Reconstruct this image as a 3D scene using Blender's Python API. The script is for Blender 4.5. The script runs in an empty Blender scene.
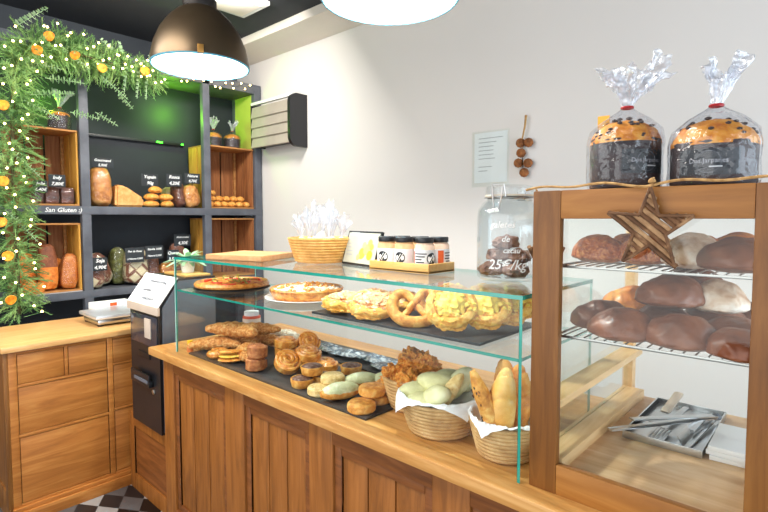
import bpy, bmesh, math, random
from mathutils import Vector, Matrix, Euler, noise
R = math.radians
PI = math.pi
rnd = random.Random(7)
C = bpy.context.scene.collection
scene = bpy.context.scene

# ------------------------------------------------------------------ camera
FPX = 505.0; PY = 247.0; HY = 218.75; H = 1.5
YAW = math.atan2(461, 505); PITCH = math.atan((PY - HY) / FPX)
cam = bpy.data.cameras.new('camera'); cam.sensor_width = 36; cam.lens = FPX / 768 * 36
cam.shift_y = -(256 - PY) / 768; cam.clip_start = 0.02
camo = bpy.data.objects.new('camera', cam); C.objects.link(camo)
camo.location = (0, 0, H); camo.rotation_euler = (PI / 2 - PITCH, 0, YAW)
scene.camera = camo

def ray(x, y):
    v = Vector(((x - 384) / FPX, 1.0, -(y - PY) / FPX))
    c, s = math.cos(PITCH), math.sin(PITCH)
    v = Vector((v.x, v.y * c + v.z * s, -v.y * s + v.z * c))
    c, s = math.cos(YAW), math.sin(YAW)
    return Vector((v.x * c - v.y * s, v.x * s + v.y * c, v.z))
def atz(x, y, z): r = ray(x, y); return r * ((z - H) / r.z) + Vector((0, 0, H))
def aty(x, y, Y): r = ray(x, y); return r * (Y / r.y) + Vector((0, 0, H))
def atx(x, y, X): r = ray(x, y); return r * (X / r.x) + Vector((0, 0, H))

# ------------------------------------------------------------------ materials
def lin(c):
    f = lambda u: u / 12.92 if u <= 0.04045 else ((u + 0.055) / 1.055) ** 2.4
    return (f(c[0] / 255), f(c[1] / 255), f(c[2] / 255), 1)
MATS = {}
def newmat(name):
    m = bpy.data.materials.new(name); m.use_nodes = True
    nt = m.node_tree; b = nt.nodes['Principled BSDF']; MATS[name] = m
    return m, nt, b
def flat(name, c, rough=.5, metal=0, spec=.5, emit=None, es=0, sub=0, var=.06, vscale=12):
    m, nt, b = newmat(name)
    b.inputs['Roughness'].default_value = rough; b.inputs['Metallic'].default_value = metal
    b.inputs['Specular IOR Level'].default_value = spec
    base = lin(c)
    tc = nt.nodes.new('ShaderNodeTexCoord'); n = nt.nodes.new('ShaderNodeTexNoise'); n.inputs['Scale'].default_value = vscale
    n.inputs['Detail'].default_value = 3
    nt.links.new(tc.outputs['Object'], n.inputs['Vector'])
    r = nt.nodes.new('ShaderNodeValToRGB')
    r.color_ramp.elements[0].position = .3; r.color_ramp.elements[1].position = .7
    r.color_ramp.elements[0].color = tuple(u * (1 - var) for u in base[:3]) + (1,)
    r.color_ramp.elements[1].color = tuple(min(1, u * (1 + var)) for u in base[:3]) + (1,)
    nt.links.new(n.outputs['Fac'], r.inputs['Fac']); nt.links.new(r.outputs['Color'], b.inputs['Base Color'])
    if emit:
        b.inputs['Emission Color'].default_value = lin(emit); b.inputs['Emission Strength'].default_value = es
    return m
def ramp_mat(name, cols, scale=8, detail=5, rough=.6, bump=.2, stretch=(1, 1, 1), dist=0, bscale=None, spec=.4, coat=0):
    m, nt, b = newmat(name)
    b.inputs['Roughness'].default_value = rough; b.inputs['Specular IOR Level'].default_value = spec
    b.inputs['Coat Weight'].default_value = coat; b.inputs['Coat Roughness'].default_value = .25
    tc = nt.nodes.new('ShaderNodeTexCoord'); mp = nt.nodes.new('ShaderNodeMapping'); mp.inputs['Scale'].default_value = stretch
    n = nt.nodes.new('ShaderNodeTexNoise'); n.inputs['Scale'].default_value = scale; n.inputs['Detail'].default_value = detail
    n.inputs['Distortion'].default_value = dist; n.inputs['Roughness'].default_value = .6
    nt.links.new(tc.outputs['Object'], mp.inputs['Vector']); nt.links.new(mp.outputs['Vector'], n.inputs['Vector'])
    r = nt.nodes.new('ShaderNodeValToRGB'); els = r.color_ramp.elements
    while len(els) < len(cols): els.new(.5)
    for e, (p, c) in zip(els, cols): e.position = p; e.color = lin(c)
    nt.links.new(n.outputs['Fac'], r.inputs['Fac']); nt.links.new(r.outputs['Color'], b.inputs['Base Color'])
    if bump:
        bp = nt.nodes.new('ShaderNodeBump'); bp.inputs['Strength'].default_value = bump; bp.inputs['Distance'].default_value = .01
        src = n
        if bscale:
            src = nt.nodes.new('ShaderNodeTexNoise'); src.inputs['Scale'].default_value = bscale; src.inputs['Detail'].default_value = 4
            nt.links.new(tc.outputs['Object'], src.inputs['Vector'])
        nt.links.new(src.outputs['Fac'], bp.inputs['Height']); nt.links.new(bp.outputs['Normal'], b.inputs['Normal'])
    return m
def wood(name, c1, c2, c3, axis='x', scale=3.0, rough=.45, spec=.4):
    st = {'x': (.9, 9, 9), 'y': (9, .9, 9), 'z': (9, 9, .9)}[axis]
    return ramp_mat(name, [(.25, c1), (.5, c2), (.72, c3)], scale=scale, detail=6, rough=rough, bump=.05, stretch=st, dist=1.2, spec=spec)
def bread(name, dark, mid, light, scale=22, bump=.45, rough=.55, coat=0, lo=.3, hi=.7):
    return ramp_mat(name, [(lo, dark), (.5, mid), (hi, light)], scale=scale * 2.2, detail=7, rough=rough, bump=bump, dist=.4, coat=coat)
def glassy(name, tint=(252, 254, 253), gloss=.9, rough=.0, base=.0, bump=0, bscale=30, diff=0):
    m = bpy.data.materials.new(name); m.use_nodes = True; nt = m.node_tree; nt.nodes.clear(); MATS[name] = m
    o = nt.nodes.new('ShaderNodeOutputMaterial'); mx = nt.nodes.new('ShaderNodeMixShader')
    t = nt.nodes.new('ShaderNodeBsdfTransparent'); t.inputs['Color'].default_value = lin(tint)
    g = nt.nodes.new('ShaderNodeBsdfGlossy'); g.inputs['Roughness'].default_value = rough; g.inputs['Color'].default_value = (gloss, gloss, gloss, 1)
    lw = nt.nodes.new('ShaderNodeLayerWeight'); lw.inputs['Blend'].default_value = .5
    pw = nt.nodes.new('ShaderNodeMath'); pw.operation = 'POWER'; pw.inputs[1].default_value = 5
    ad = nt.nodes.new('ShaderNodeMath'); ad.operation = 'MULTIPLY_ADD'; ad.use_clamp = True; ad.inputs[1].default_value = .9; ad.inputs[2].default_value = .018 + base
    nt.links.new(lw.outputs['Facing'], pw.inputs[0]); nt.links.new(pw.outputs[0], ad.inputs[0]); nt.links.new(ad.outputs[0], mx.inputs[0])
    nt.links.new(t.outputs[0], mx.inputs[1]); nt.links.new(g.outputs[0], mx.inputs[2]); 
    last = mx
    if diff:
        df = nt.nodes.new('ShaderNodeBsdfDiffuse'); df.inputs['Color'].default_value = (.86, .89, .93, 1)
        m2 = nt.nodes.new('ShaderNodeMixShader'); m2.inputs[0].default_value = diff
        nt.links.new(mx.outputs[0], m2.inputs[1]); nt.links.new(df.outputs[0], m2.inputs[2]); last = m2
    nt.links.new(last.outputs[0], o.inputs[0])
    if bump:
        tc = nt.nodes.new('ShaderNodeTexCoord'); n = nt.nodes.new('ShaderNodeTexNoise'); n.inputs['Scale'].default_value = bscale
        nt.links.new(tc.outputs['Object'], n.inputs['Vector'])
        bp = nt.nodes.new('ShaderNodeBump'); bp.inputs['Strength'].default_value = bump; bp.inputs['Distance'].default_value = .02
        nt.links.new(n.outputs['Fac'], bp.inputs['Height'])
        nt.links.new(bp.outputs[0], g.inputs['Normal']); nt.links.new(bp.outputs[0], lw.inputs['Normal'])
    return m
def emitm(name, c, s):
    m, nt, b = newmat(name)
    b.inputs['Base Color'].default_value = lin(c); b.inputs['Emission Color'].default_value = lin(c); b.inputs['Emission Strength'].default_value = s
    return m

M_wall = flat('wall_white', (222, 219, 216), .85, var=.012, vscale=2)
M_soffit = flat('soffit_cream', (228, 220, 210), .8, var=.01)
M_dark = ramp_mat('wall_charcoal', [(.3, (40, 45, 52)), (.7, (54, 60, 67))], 2, 4, .75, 0)
M_ceil = flat('ceiling_black', (44, 47, 53), .85)
M_shelf = ramp_mat('shelf_paint', [(.3, (76, 79, 88)), (.7, (100, 103, 112))], 6, 4, .55, .03)
M_shelfback = flat('shelf_back', (34, 39, 47), .7)
M_oak_x = wood('counter_wood_along', (136, 80, 30), (172, 108, 46), (194, 130, 64), 'x')
M_oak_y = wood('counter_wood_cross', (140, 82, 32), (176, 110, 48), (196, 134, 68), 'y')
M_top = wood('worktop_wood', (166, 108, 48), (196, 142, 78), (216, 168, 106), 'x', rough=.38)
M_topy = wood('worktop_wood_cross', (188, 136, 76), (210, 160, 100), (224, 180, 124), 'y', rough=.38)
M_pan_z = wood('panel_wood_upright', (106, 62, 22), (142, 86, 34), (162, 102, 46), 'z')
M_pan_x = wood('panel_wood_level', (92, 52, 22), (124, 72, 32), (146, 90, 44), 'x')
M_cab_z = wood('cabinet_wood_upright', (90, 54, 20), (122, 76, 30), (144, 96, 44), 'z', scale=2.4)
M_cab_x = wood('cabinet_wood_level', (124, 76, 26), (154, 100, 42), (174, 120, 58), 'x', scale=2.4)
M_slat = wood('slat_wood', (206, 162, 108), (222, 182, 130), (234, 200, 152), 'y')
M_board = wood('cutting_board_wood', (178, 128, 80), (202, 152, 102), (216, 172, 122), 'x')
M_traywood = wood('pale_tray_wood', (208, 160, 84), (224, 178, 104), (236, 194, 124), 'x')
M_crate = wood('crate_wood', (112, 66, 36), (150, 94, 54), (176, 118, 72), 'z', rough=.7)
M_cratey = wood('crate_wood_level', (150, 98, 50), (182, 126, 70), (200, 146, 88), 'y', rough=.7)
M_black = flat('black_plastic', (24, 25, 29), .4)
M_slate = ramp_mat('slate', [(.3, (36, 37, 40)), (.7, (62, 62, 66))], 14, 5, .45, .1)
M_grey = flat('grey_plastic', (92, 98, 108), .5)
M_white = flat('white_paper', (236, 238, 242), .8, var=.02)
M_porcelain = flat('porcelain', (240, 240, 240), .2, var=.01)
M_beige = flat('beige_edge', (196, 180, 164), .6)
M_steel = flat('brushed_steel', (196, 198, 200), .28, 1, var=.05)
M_wire = flat('wire_steel', (168, 166, 164), .3, 1, var=.03)
M_bronze = flat('bronze_lamp', (104, 88, 68), .36, .75, var=.05)
M_reflector = flat('lamp_enamel_lit_cyan', (160, 212, 230), .4, var=.0)  # white enamel, the lamp's cool light mixed into its colour as cyan
M_lampmetal = flat('lamp_black', (46, 42, 40), .45, .6)
M_teal = flat('glass_edge', (34, 148, 132), .15, 0, .8, var=.1)
M_teald = flat('glass_edge_pale', (150, 208, 202), .15, 0, .8, var=.05)
M_glass = glassy('clear_glass', (252, 254, 253))
M_glassjar = glassy('jar_glass', (245, 248, 249), base=.03)
M_film = glassy('cellophane', (240, 242, 246), 1, .12, base=.03, bump=.5, bscale=34, diff=.014)
M_filmw = glassy('white_cellophane', (232, 234, 240), 1, .3, base=.18, bump=.8, bscale=40, diff=.18)
M_bulb = emitm('lamp_bulb', (236, 250, 255), 20)
M_fairy = emitm('fairy_bulb', (255, 222, 140), 14)
M_green_led = emitm('green_led', (60, 255, 40), 6)
M_greenlit = flat('green_lit_panel', (186, 198, 84), .6, var=.03)  # shelf side panel, with green LED light put into its colour
M_chalk = flat('chalk_white', (238, 240, 240), .9, var=.02)
M_sign = flat('chalkboard', (38, 43, 48), .7)
M_ink = flat('ink_dark', (48, 52, 60), .8)
M_inkl = flat('ink_pale', (166, 168, 174), .8)
M_orange = flat('label_orange', (226, 96, 38), .6)
M_red = flat('tie_red', (160, 30, 36), .4)
M_twine = ramp_mat('jute_twine', [(.3, (150, 110, 64)), (.7, (198, 158, 104))], 90, 3, .9, .4)
M_twigl = ramp_mat('twig_pale', [(.3, (120, 86, 58)), (.6, (176, 140, 102)), (.8, (206, 178, 140))], 30, 5, .85, .4)
M_twig = ramp_mat('twig_bark', [(.3, (66, 44, 32)), (.55, (112, 78, 52)), (.75, (182, 146, 108))], 26, 5, .85, .4)
M_cone = ramp_mat('cone_brown', [(.3, (92, 50, 24)), (.7, (176, 112, 62))], 40, 4, .8, .4)
M_rattan = ramp_mat('rattan', [(.3, (176, 134, 84)), (.55, (206, 166, 112)), (.75, (224, 190, 140))], 30, 4, .6, .15)
M_rattany = ramp_mat('rattan_gold', [(.3, (206, 150, 74)), (.55, (226, 174, 100)), (.75, (238, 196, 130))], 30, 4, .6, .15)
M_fir = ramp_mat('fir_green', [(.3, (74, 116, 64)), (.5, (116, 158, 92)), (.75, (168, 202, 130))], 6, 3, .7, 0)
M_euc = ramp_mat('eucalyptus_green', [(.3, (130, 164, 124)), (.7, (186, 210, 168))], 8, 3, .7, 0)
M_stem = flat('stem_brown', (88, 78, 48), .8)
M_orangeslice = ramp_mat('dried_orange', [(.3, (206, 104, 18)), (.6, (242, 160, 36)), (.8, (250, 196, 80))], 40, 4, .6, .2)
# foods
B_gold = bread('golden_crust', (182, 106, 40), (226, 156, 70), (246, 198, 114))
B_brown = bread('brown_roll', (132, 72, 38), (182, 110, 62), (212, 150, 96))
B_glaze = bread('glazed_crust', (172, 88, 28), (226, 144, 56), (246, 192, 104), coat=.6, rough=.35)
B_yell = bread('cheese_yellow', (206, 122, 36), (240, 178, 76), (252, 216, 132), scale=30, bump=.6)
B_pale = bread('pale_cookie', (204, 164, 96), (232, 202, 138), (246, 228, 178), scale=34)
B_pist = bread('pistachio_icing', (182, 190, 134), (218, 222, 178), (242, 242, 220), scale=16)
B_greenroll = bread('pale_green_roll', (208, 204, 146), (230, 226, 176), (240, 238, 206), scale=9, bump=.1, rough=.6)
B_choc = bread('chocolate', (70, 44, 36), (108, 76, 66), (170, 146, 138), scale=30)
B_crumb = bread('orange_crumb', (196, 96, 24), (238, 152, 58), (252, 200, 108), scale=55, bump=1.0)
B_seed = bread('seeded_crust', (168, 90, 36), (220, 146, 74), (246, 206, 142), scale=48, bump=.9)
B_loaf = bread('country_loaf', (164, 86, 26), (222, 142, 58), (244, 190, 112), scale=9)
B_slab = bread('flat_bread', (204, 138, 72), (224, 164, 96), (240, 192, 130), scale=10, bump=.15)
B_darkloaf = bread('dark_loaf', (64, 30, 18), (112, 58, 36), (156, 92, 62), scale=14)
B_rye = bread('rye_loaf', (92, 48, 28), (130, 72, 44), (160, 98, 64), scale=12)
B_orangeloaf = bread('orange_loaf', (186, 92, 24), (222, 126, 44), (240, 160, 76), scale=12, bump=.15)
B_bun = bread('brown_bun', (78, 38, 20), (118, 64, 36), (152, 90, 54), scale=3, bump=0, rough=.45, coat=.2)
B_pal = bread('pale_golden_loaf', (222, 146, 60), (242, 188, 100), (250, 216, 146), scale=5, bump=.08, rough=.4, coat=.3)
B_bung = bread('golden_bun', (190, 98, 34), (228, 142, 58), (248, 186, 104), scale=8, bump=.1, rough=.4, coat=.3)
B_bunsugar = bread('sugared_bun', (142, 62, 22), (190, 98, 40), (232, 160, 96), scale=40, bump=.7, coat=.5, rough=.35)
B_flour = bread('floured_bun', (170, 122, 88), (214, 186, 160), (240, 232, 222), scale=10, bump=.15)
B_pan = bread('panettone_crust', (188, 98, 22), (224, 142, 40), (240, 176, 80), scale=20)
B_raisin = flat('raisin', (54, 34, 28), .6)
B_paper = ramp_mat('dark_baking_paper', [(.4, (44, 34, 36)), (.7, (66, 50, 50))], 30, 3, .6, .05)
B_sugar = bread('icing_sugar', (226, 196, 150), (246, 234, 214), (252, 250, 246), scale=26, bump=.5)
B_tomato = bread('pizza_topping', (176, 52, 22), (232, 122, 40), (240, 190, 80), scale=26, bump=.6, lo=.38, hi=.62)
B_herb = bread('herb_topping', (104, 112, 30), (164, 150, 60), (206, 186, 110), scale=40, bump=.8)
B_ham = bread('ham_cheese_topping', (226, 138, 104), (246, 204, 150), (252, 232, 190), scale=34, bump=.8, lo=.36, hi=.6)
B_cust = bread('custard', (232, 188, 62), (246, 214, 96), (250, 230, 140), scale=14, bump=.3)
B_cookie = bread('jar_biscuit', (92, 58, 44), (138, 96, 78), (178, 140, 118), scale=22, bump=.7)
B_pattern = None

# ------------------------------------------------------------------ mesh builder
class MB:
    def __init__(s): s.bm = bmesh.new()
    def add(s, verts, faces, T=None, mi=0):
        vs = [s.bm.verts.new(T @ Vector(v) if T else Vector(v)) for v in verts]
        for f in faces:
            try:
                fc = s.bm.faces.new([vs[i] for i in f]); fc.material_index = mi
            except ValueError: pass
        return vs
    def box(s, x0, x1, y0, y1, z0, z1, bev=0, T=None, mi=0):
        b = bmesh.new(); bmesh.ops.create_cube(b, size=1)
        for v in b.verts: v.co = Vector((x0 + (v.co.x + .5) * (x1 - x0), y0 + (v.co.y + .5) * (y1 - y0), z0 + (v.co.z + .5) * (z1 - z0)))
        if bev: bmesh.ops.bevel(b, geom=list(b.edges), offset=bev, segments=2, affect='EDGES', profile=.6)
        s.merge(b, T, mi); return s
    def merge(s, b, T=None, mi=0):
        b.verts.index_update()
        s.add([v.co.copy() for v in b.verts], [[v.index for v in f.verts] for f in b.faces], T, mi); b.free()
    def lathe(s, prof, n=32, T=None, mi=0, rip=None, closed=False, cap=True):
        verts, faces = [], []
        for i, (r, z) in enumerate(prof):
            for k in range(n):
                a = 2 * PI * k / n
                rr = r * (1 + (rip(a, i) if rip else 0))
                verts.append((rr * math.cos(a), rr * math.sin(a), z))
        m = len(prof)
        for i in range(m if closed else m - 1):
            j = (i + 1) % m
            for k in range(n):
                l = (k + 1) % n
                faces.append((i * n + k, i * n + l, j * n + l, j * n + k))
        if not closed and cap:
            if prof[0][0] > 1e-6: faces.append(tuple(range(n - 1, -1, -1)))
            if prof[-1][0] > 1e-6: faces.append(tuple((m - 1) * n + k for k in range(n)))
        s.add(verts, faces, T, mi); return s
    def sweep(s, pts, sec, up=(0, 0, 1), sc=None, caps=True, T=None, mi=0, closed=False):
        pts = [Vector(p) for p in pts]; n = len(pts); k = len(sec); up = Vector(up)
        verts, faces = [], []
        for i, p in enumerate(pts):
            a = pts[(i - 1) % n] if closed or i > 0 else p; b = pts[(i + 1) % n] if closed or i < n - 1 else p
            t = (b - a).normalized()
            side = t.cross(up)
            if side.length < 1e-4: side = t.cross(Vector((1, .3, 0)))
            side.normalize(); u2 = side.cross(t).normalized()
            f = sc(i / max(1, n - 1)) if sc else 1
            for (u, v) in sec: verts.append(p + side * u * f + u2 * v * f)
        for i in range(n if closed else n - 1):
            j = (i + 1) % n
            for q in range(k):
                w = (q + 1) % k
                faces.append((i * k + q, i * k + w, j * k + w, j * k + q))
        if caps and not closed:
            faces.append(tuple(range(k - 1, -1, -1))); faces.append(tuple((n - 1) * k + q for q in range(k)))
        s.add(verts, faces, T, mi); return s
    def tube(s, pts, r, k=8, sc=None, T=None, mi=0, closed=False, up=(0, 0, 1)):
        return s.sweep(pts, [(r * math.cos(2 * PI * q / k), r * math.sin(2 * PI * q / k)) for q in range(k)], sc=sc, T=T, mi=mi, closed=closed, up=up)
    def blob(s, rx, ry, rz, amp=.06, freq=2.2, seed=0, flat=.3, sub=3, T=None, mi=0, fn=None):
        b = bmesh.new(); bmesh.ops.create_icosphere(b, subdivisions=sub, radius=1)
        off = Vector((seed * 3.7, seed * 1.3, seed * 2.1))
        for v in b.verts:
            d = v.co.normalized(); k = 1 + amp * noise.noise(d * freq + off) + amp * .5 * noise.noise(d * freq * 2.3 + off)
            if fn: k *= fn(d)
            z = d.z * k
            if z < 0: z *= flat
            v.co = Vector((d.x * k * rx, d.y * k * ry, (z + flat) * rz))
        s.merge(b, T, mi); return s
    def sblob(s, rx, ry, h, e=.6, amp=.05, freq=1.8, seed=0, taper=.12, sub=4, T=None, mi=0):
        b = bmesh.new(); bmesh.ops.create_icosphere(b, subdivisions=sub, radius=1)
        off = Vector((seed * 3.7, seed * 1.3, seed * 2.1)); pw = lambda u: math.copysign(abs(u) ** e, u)
        for v in b.verts:
            d = v.co.normalized(); k = 1 + amp * noise.noise(d * freq + off) + amp * .6 * noise.noise(d * freq * 2.5 + off)
            z = pw(d.z); tp = 1 - taper * (z + 1) / 2
            v.co = Vector((pw(d.x) * rx * k * tp, pw(d.y) * ry * k * tp, (z * k + 1) * h / 2))
        s.merge(b, T, mi); return s
    def disc(s, r, z0, z1, n=28, T=None, mi=0, bev=.15):
        e = min(r, z1 - z0) * bev
        return s.lathe([(0, z0), (r - e, z0), (r, z0 + e), (r, z1 - e), (r - e, z1), (0, z1)], n, T, mi)
    def mesh(s, name, mats, smooth=True):
        me = bpy.data.meshes.new(name)
        bmesh.ops.remove_doubles(s.bm, verts=list(s.bm.verts), dist=1e-6)
        bmesh.ops.recalc_face_normals(s.bm, faces=list(s.bm.faces))
        s.bm.to_mesh(me); s.bm.free()
        for m in (mats if isinstance(mats, (list, tuple)) else [mats]): me.materials.append(m)
        if smooth:
            for p in me.polygons: p.use_smooth = True
            me.set_sharp_from_angle(angle=R(38))
        return me

def rotT(loc=(0, 0, 0), rx=0, ry=0, rz=0, sc=1):
    return Matrix.Translation(Vector(loc)) @ Euler((rx, ry, rz)).to_matrix().to_4x4() @ Matrix.Diagonal((sc, sc, sc, 1) if not isinstance(sc, tuple) else sc + (1,))
def tag(o, label, cat, group=None, kind=None):
    if label: o['label'] = label
    if cat: o['category'] = cat
    if group: o['group'] = group
    if kind: o['kind'] = kind
    return o
def thing(name, label, cat, loc=(0, 0, 0), rz=0, group=None):
    o = bpy.data.objects.new(name, None); C.objects.link(o); o.empty_display_size = .05
    o.location = loc; o.rotation_euler = (0, 0, rz)
    return tag(o, label, cat, group)
def part(name, mb, mats, parent, world=True, label=None, smooth=True):
    if world:
        top = parent; off = Vector((0, 0, 0))
        while top: off += Vector(top.location); top = top.parent
        for v in mb.bm.verts: v.co -= off
    o = bpy.data.objects.new(name, mb.mesh(name, mats, smooth)); C.objects.link(o); o.parent = parent
    if label: o['label'] = label
    return o
def solo(name, mb, mats, label, cat, group=None, kind=None, smooth=True, recenter=True):
    off = Vector((0, 0, 0))
    if recenter:
        cs = [v.co for v in mb.bm.verts]
        off = Vector(((min(c.x for c in cs) + max(c.x for c in cs)) / 2, (min(c.y for c in cs) + max(c.y for c in cs)) / 2, min(c.z for c in cs)))
        for v in mb.bm.verts: v.co -= off
    o = bpy.data.objects.new(name, mb.mesh(name, mats, smooth)); C.objects.link(o); o.location = off
    return tag(o, label, cat, group, kind)
def struct(name, mb, mats, smooth=False):
    o = bpy.data.objects.new(name, mb.mesh(name, mats, smooth)); C.objects.link(o); o['kind'] = 'structure'; return o
USED = set()
def place(root, loc, rot=(0, 0, 0), label=None, group=None, sc=1):
    """put the thing itself the first time, then a copy of it with copies of its parts and sub-parts"""
    if root.name in USED:
        r = root.copy(); C.objects.link(r)
        for ch in list(root.children):
            c = ch.copy(); C.objects.link(c); c.parent = r
            for g in ch.children:
                d = g.copy(); C.objects.link(d); d.parent = c
    else:
        r = root
    USED.add(root.name)
    r.location = loc; r.rotation_euler = rot; r.scale = (sc, sc, sc) if not isinstance(sc, tuple) else sc
    if label: r['label'] = label
    if group: r['group'] = group
    return r
def proto(name, mb, mats, cat, kids=()):
    o = bpy.data.objects.new(name, mb.mesh(name, mats)); C.objects.link(o); o['category'] = cat; o['label'] = ''
    for (n, b, m) in kids:
        k = bpy.data.objects.new(n, b.mesh(n, m)); C.objects.link(k); k.parent = o
    return o
def text(name, body, size, org, xd, yd, mat, parent, world=True, shear=.25, spacing=1.0, align='CENTER', thick=0.0):
    cu = bpy.data.curves.new(name, 'FONT'); cu.body = body; cu.size = size; cu.align_x = align; cu.align_y = 'CENTER'
    cu.shear = shear; cu.resolution_u = 2; cu.space_character = spacing; cu.offset = thick
    tmp = bpy.data.objects.new(name + '_curve', cu); C.objects.link(tmp)
    dg = bpy.context.evaluated_depsgraph_get(); dg.update()
    me = bpy.data.meshes.new_from_object(tmp.evaluated_get(dg)); bpy.data.objects.remove(tmp)
    xd = Vector(xd).normalized(); yd = Vector(yd); yd = (yd - xd * yd.dot(xd)).normalized(); nd = xd.cross(yd)
    Mx = Matrix((xd, yd, nd)).transposed().to_4x4(); Mx.translation = Vector(org)
    if world:
        top = parent
        off = Vector((0, 0, 0))
        while top: off += Vector(top.location); top = top.parent
        Mx.translation -= off
    me.transform(Mx); me.materials.clear(); me.materials.append(mat)
    o = bpy.data.objects.new(name, me); C.objects.link(o); o.parent = parent
    return o
def circ(r, k=10): return [(r * math.cos(2 * PI * q / k), r * math.sin(2 * PI * q / k)) for q in range(k)]
def rrect(w, h, e=.3):
    w /= 2; h /= 2; a = w * e; b = min(h, w) * e
    return [(-w + a, -h), (w - a, -h), (w, -h + b), (w, h - b), (w - a, h), (-w + a, h), (-w, h - b), (-w, -h + b)]
# ------------------------------------------------------------------ the room
WY = 2.65; SX = -3.9
struct('wall_back', MB().box(-4.4, 2.2, WY, WY + .1, 0, 3.1), M_wall)
struct('wall_left', MB().box(-4.4, -4.3, -2.0, WY, 0, 3.1), M_dark)
struct('ceiling', MB().box(-4.4, 2.2, -2.0, WY, 2.96, 3.1), M_ceil)
struct('trim_1', MB().box(-4.3, 2.2, 2.31, WY, 2.9, 2.96), M_soffit)
# floor of black, grey and white diamonds
m, nt, b = newmat('floor_tiles'); b.inputs['Roughness'].default_value = .35
tc = nt.nodes.new('ShaderNodeTexCoord'); mp = nt.nodes.new('ShaderNodeMapping'); mp.inputs['Rotation'].default_value = (0, 0, R(45)); mp.inputs['Scale'].default_value = (1, 1.6, 1)
ck = nt.nodes.new('ShaderNodeTexChecker'); ck.inputs['Scale'].default_value = 7; ck.inputs['Color1'].default_value = lin((30, 30, 33)); ck.inputs['Color2'].default_value = lin((150, 148, 146))
ck2 = nt.nodes.new('ShaderNodeTexChecker'); ck2.inputs['Scale'].default_value = 3.5; ck2.inputs['Color1'].default_value = (1, 1, 1, 1); ck2.inputs['Color2'].default_value = lin((150, 150, 154))
mxx = nt.nodes.new('ShaderNodeMix'); mxx.data_type = 'RGBA'; mxx.blend_type = 'MULTIPLY'; mxx.inputs[0].default_value = 1
nt.links.new(tc.outputs['Object'], mp.inputs[0]); nt.links.new(mp.outputs[0], ck.inputs['Vector']); nt.links.new(mp.outputs[0], ck2.inputs['Vector'])
nt.links.new(ck.outputs['Color'], mxx.inputs[6]); nt.links.new(ck2.outputs['Color'], mxx.inputs[7]); nt.links.new(mxx.outputs[2], b.inputs['Base Color'])
struct('floor', MB().box(-4.4, 2.2, -2.0, WY, -.1, 0), m)
# square white ceiling fitting
p = atz(236, 2, 2.95)
cl = thing('ceiling_vent', 'square white ceiling fitting on the black ceiling behind the bronze pendant', 'vent', (p.x, p.y, 2.93))
part('frame', MB().box(p.x - .16, p.x + .16, p.y - .16, p.y + .16, 2.93, 2.96, .006), M_porcelain, cl)
part('grille', MB().box(p.x - .12, p.x + .12, p.y - .12, p.y + .12, 2.922, 2.93, .002), M_soffit, cl)

# ------------------------------------------------------------------ left counter with drawers
t = thing('drawer_counter', 'honey coloured wooden drawer counter at the left, under the scale', 'counter', (-3.2, .85, 0))
part('carcass', MB().box(-3.46, -2.962, .548, 1.24, .0, .857), M_oak_y, t)
part('worktop', MB().box(-3.53, -2.93, .52, 1.25, .857, .885, .004), M_topy, t)
fr = MB()
fx0, fx1 = -2.962, -2.950
for (a, b_) in ((.548, .582), (.990, 1.018)): fr.box(fx0, fx1, a, b_, .08, .857, .002)
for (a, b_) in ((.84, .857), (.676, .690), (.425, .44), (.08, .092)): fr.box(fx0, fx1, .582, .990, a, b_, .002)
fr.box(fx0, fx1, .786, .802, .69, .84, .002)
for (a, b_) in ((.84, .857), (.694, .705), (.44, .452), (.08, .092)): fr.box(fx0, fx1, 1.018, 1.24, a, b_, .002)
part('face_frame', fr, M_oak_y, t)
for (y0, y1, z0, z1) in ((.582, .786, .69, .84), (.802, .990, .69, .84), (.582, .990, .44, .676), (.582, .990, .092, .425),
                         (1.018, 1.24, .705, .84), (1.018, 1.24, .452, .694), (1.018, 1.24, .092, .44)):
    dr = part('drawer', MB().box(-2.962, -2.953, y0 + .003, y1 - .003, z0 + .003, z1 - .003, .002), M_oak_y, t)
part('baseboard', MB().box(-2.962, -2.925, .545, 1.24, 0, .06, .002).box(-2.962, -2.936, .545, 1.24, .06, .08, .004), M_oak_y, t)
sp = MB(); sp.box(-3.46, -2.955, .536, .548, 0, .857)
sp.box(-3.0, -2.951, .528, .548, .08, .857, .003); sp.box(-3.4, -3.0, .528, .548, .78, .857, .003); sp.box(-3.4, -3.0, .528, .548, .08, .16, .003); sp.box(-3.46, -3.4, .528, .548, .08, .857, .003)
part('side_panel', sp, M_cab_z, t)

# corner cabinet behind, under the payment machine
t = thing('corner_cabinet', 'low wooden corner cabinet under the black payment machine', 'cabinet', (-2.62, 1.3, 0))
part('carcass', MB().box(-2.92, -2.36, 1.10, 1.5, 0, .428), M_pan_z, t)
cf = MB(); 
for a in ((-2.92, -2.86, .0, .428), (-2.42, -2.36, 0, .428), (-2.86, -2.42, .36, .428), (-2.86, -2.42, 0, .09)): cf.box(a[0], a[1], 1.085, 1.10, a[2], a[3], .002)
part('door_frame', cf, M_pan_z, t)
part('door_panel', MB().box(-2.86, -2.42, 1.093, 1.10, .09, .36), M_pan_x, t)

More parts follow.
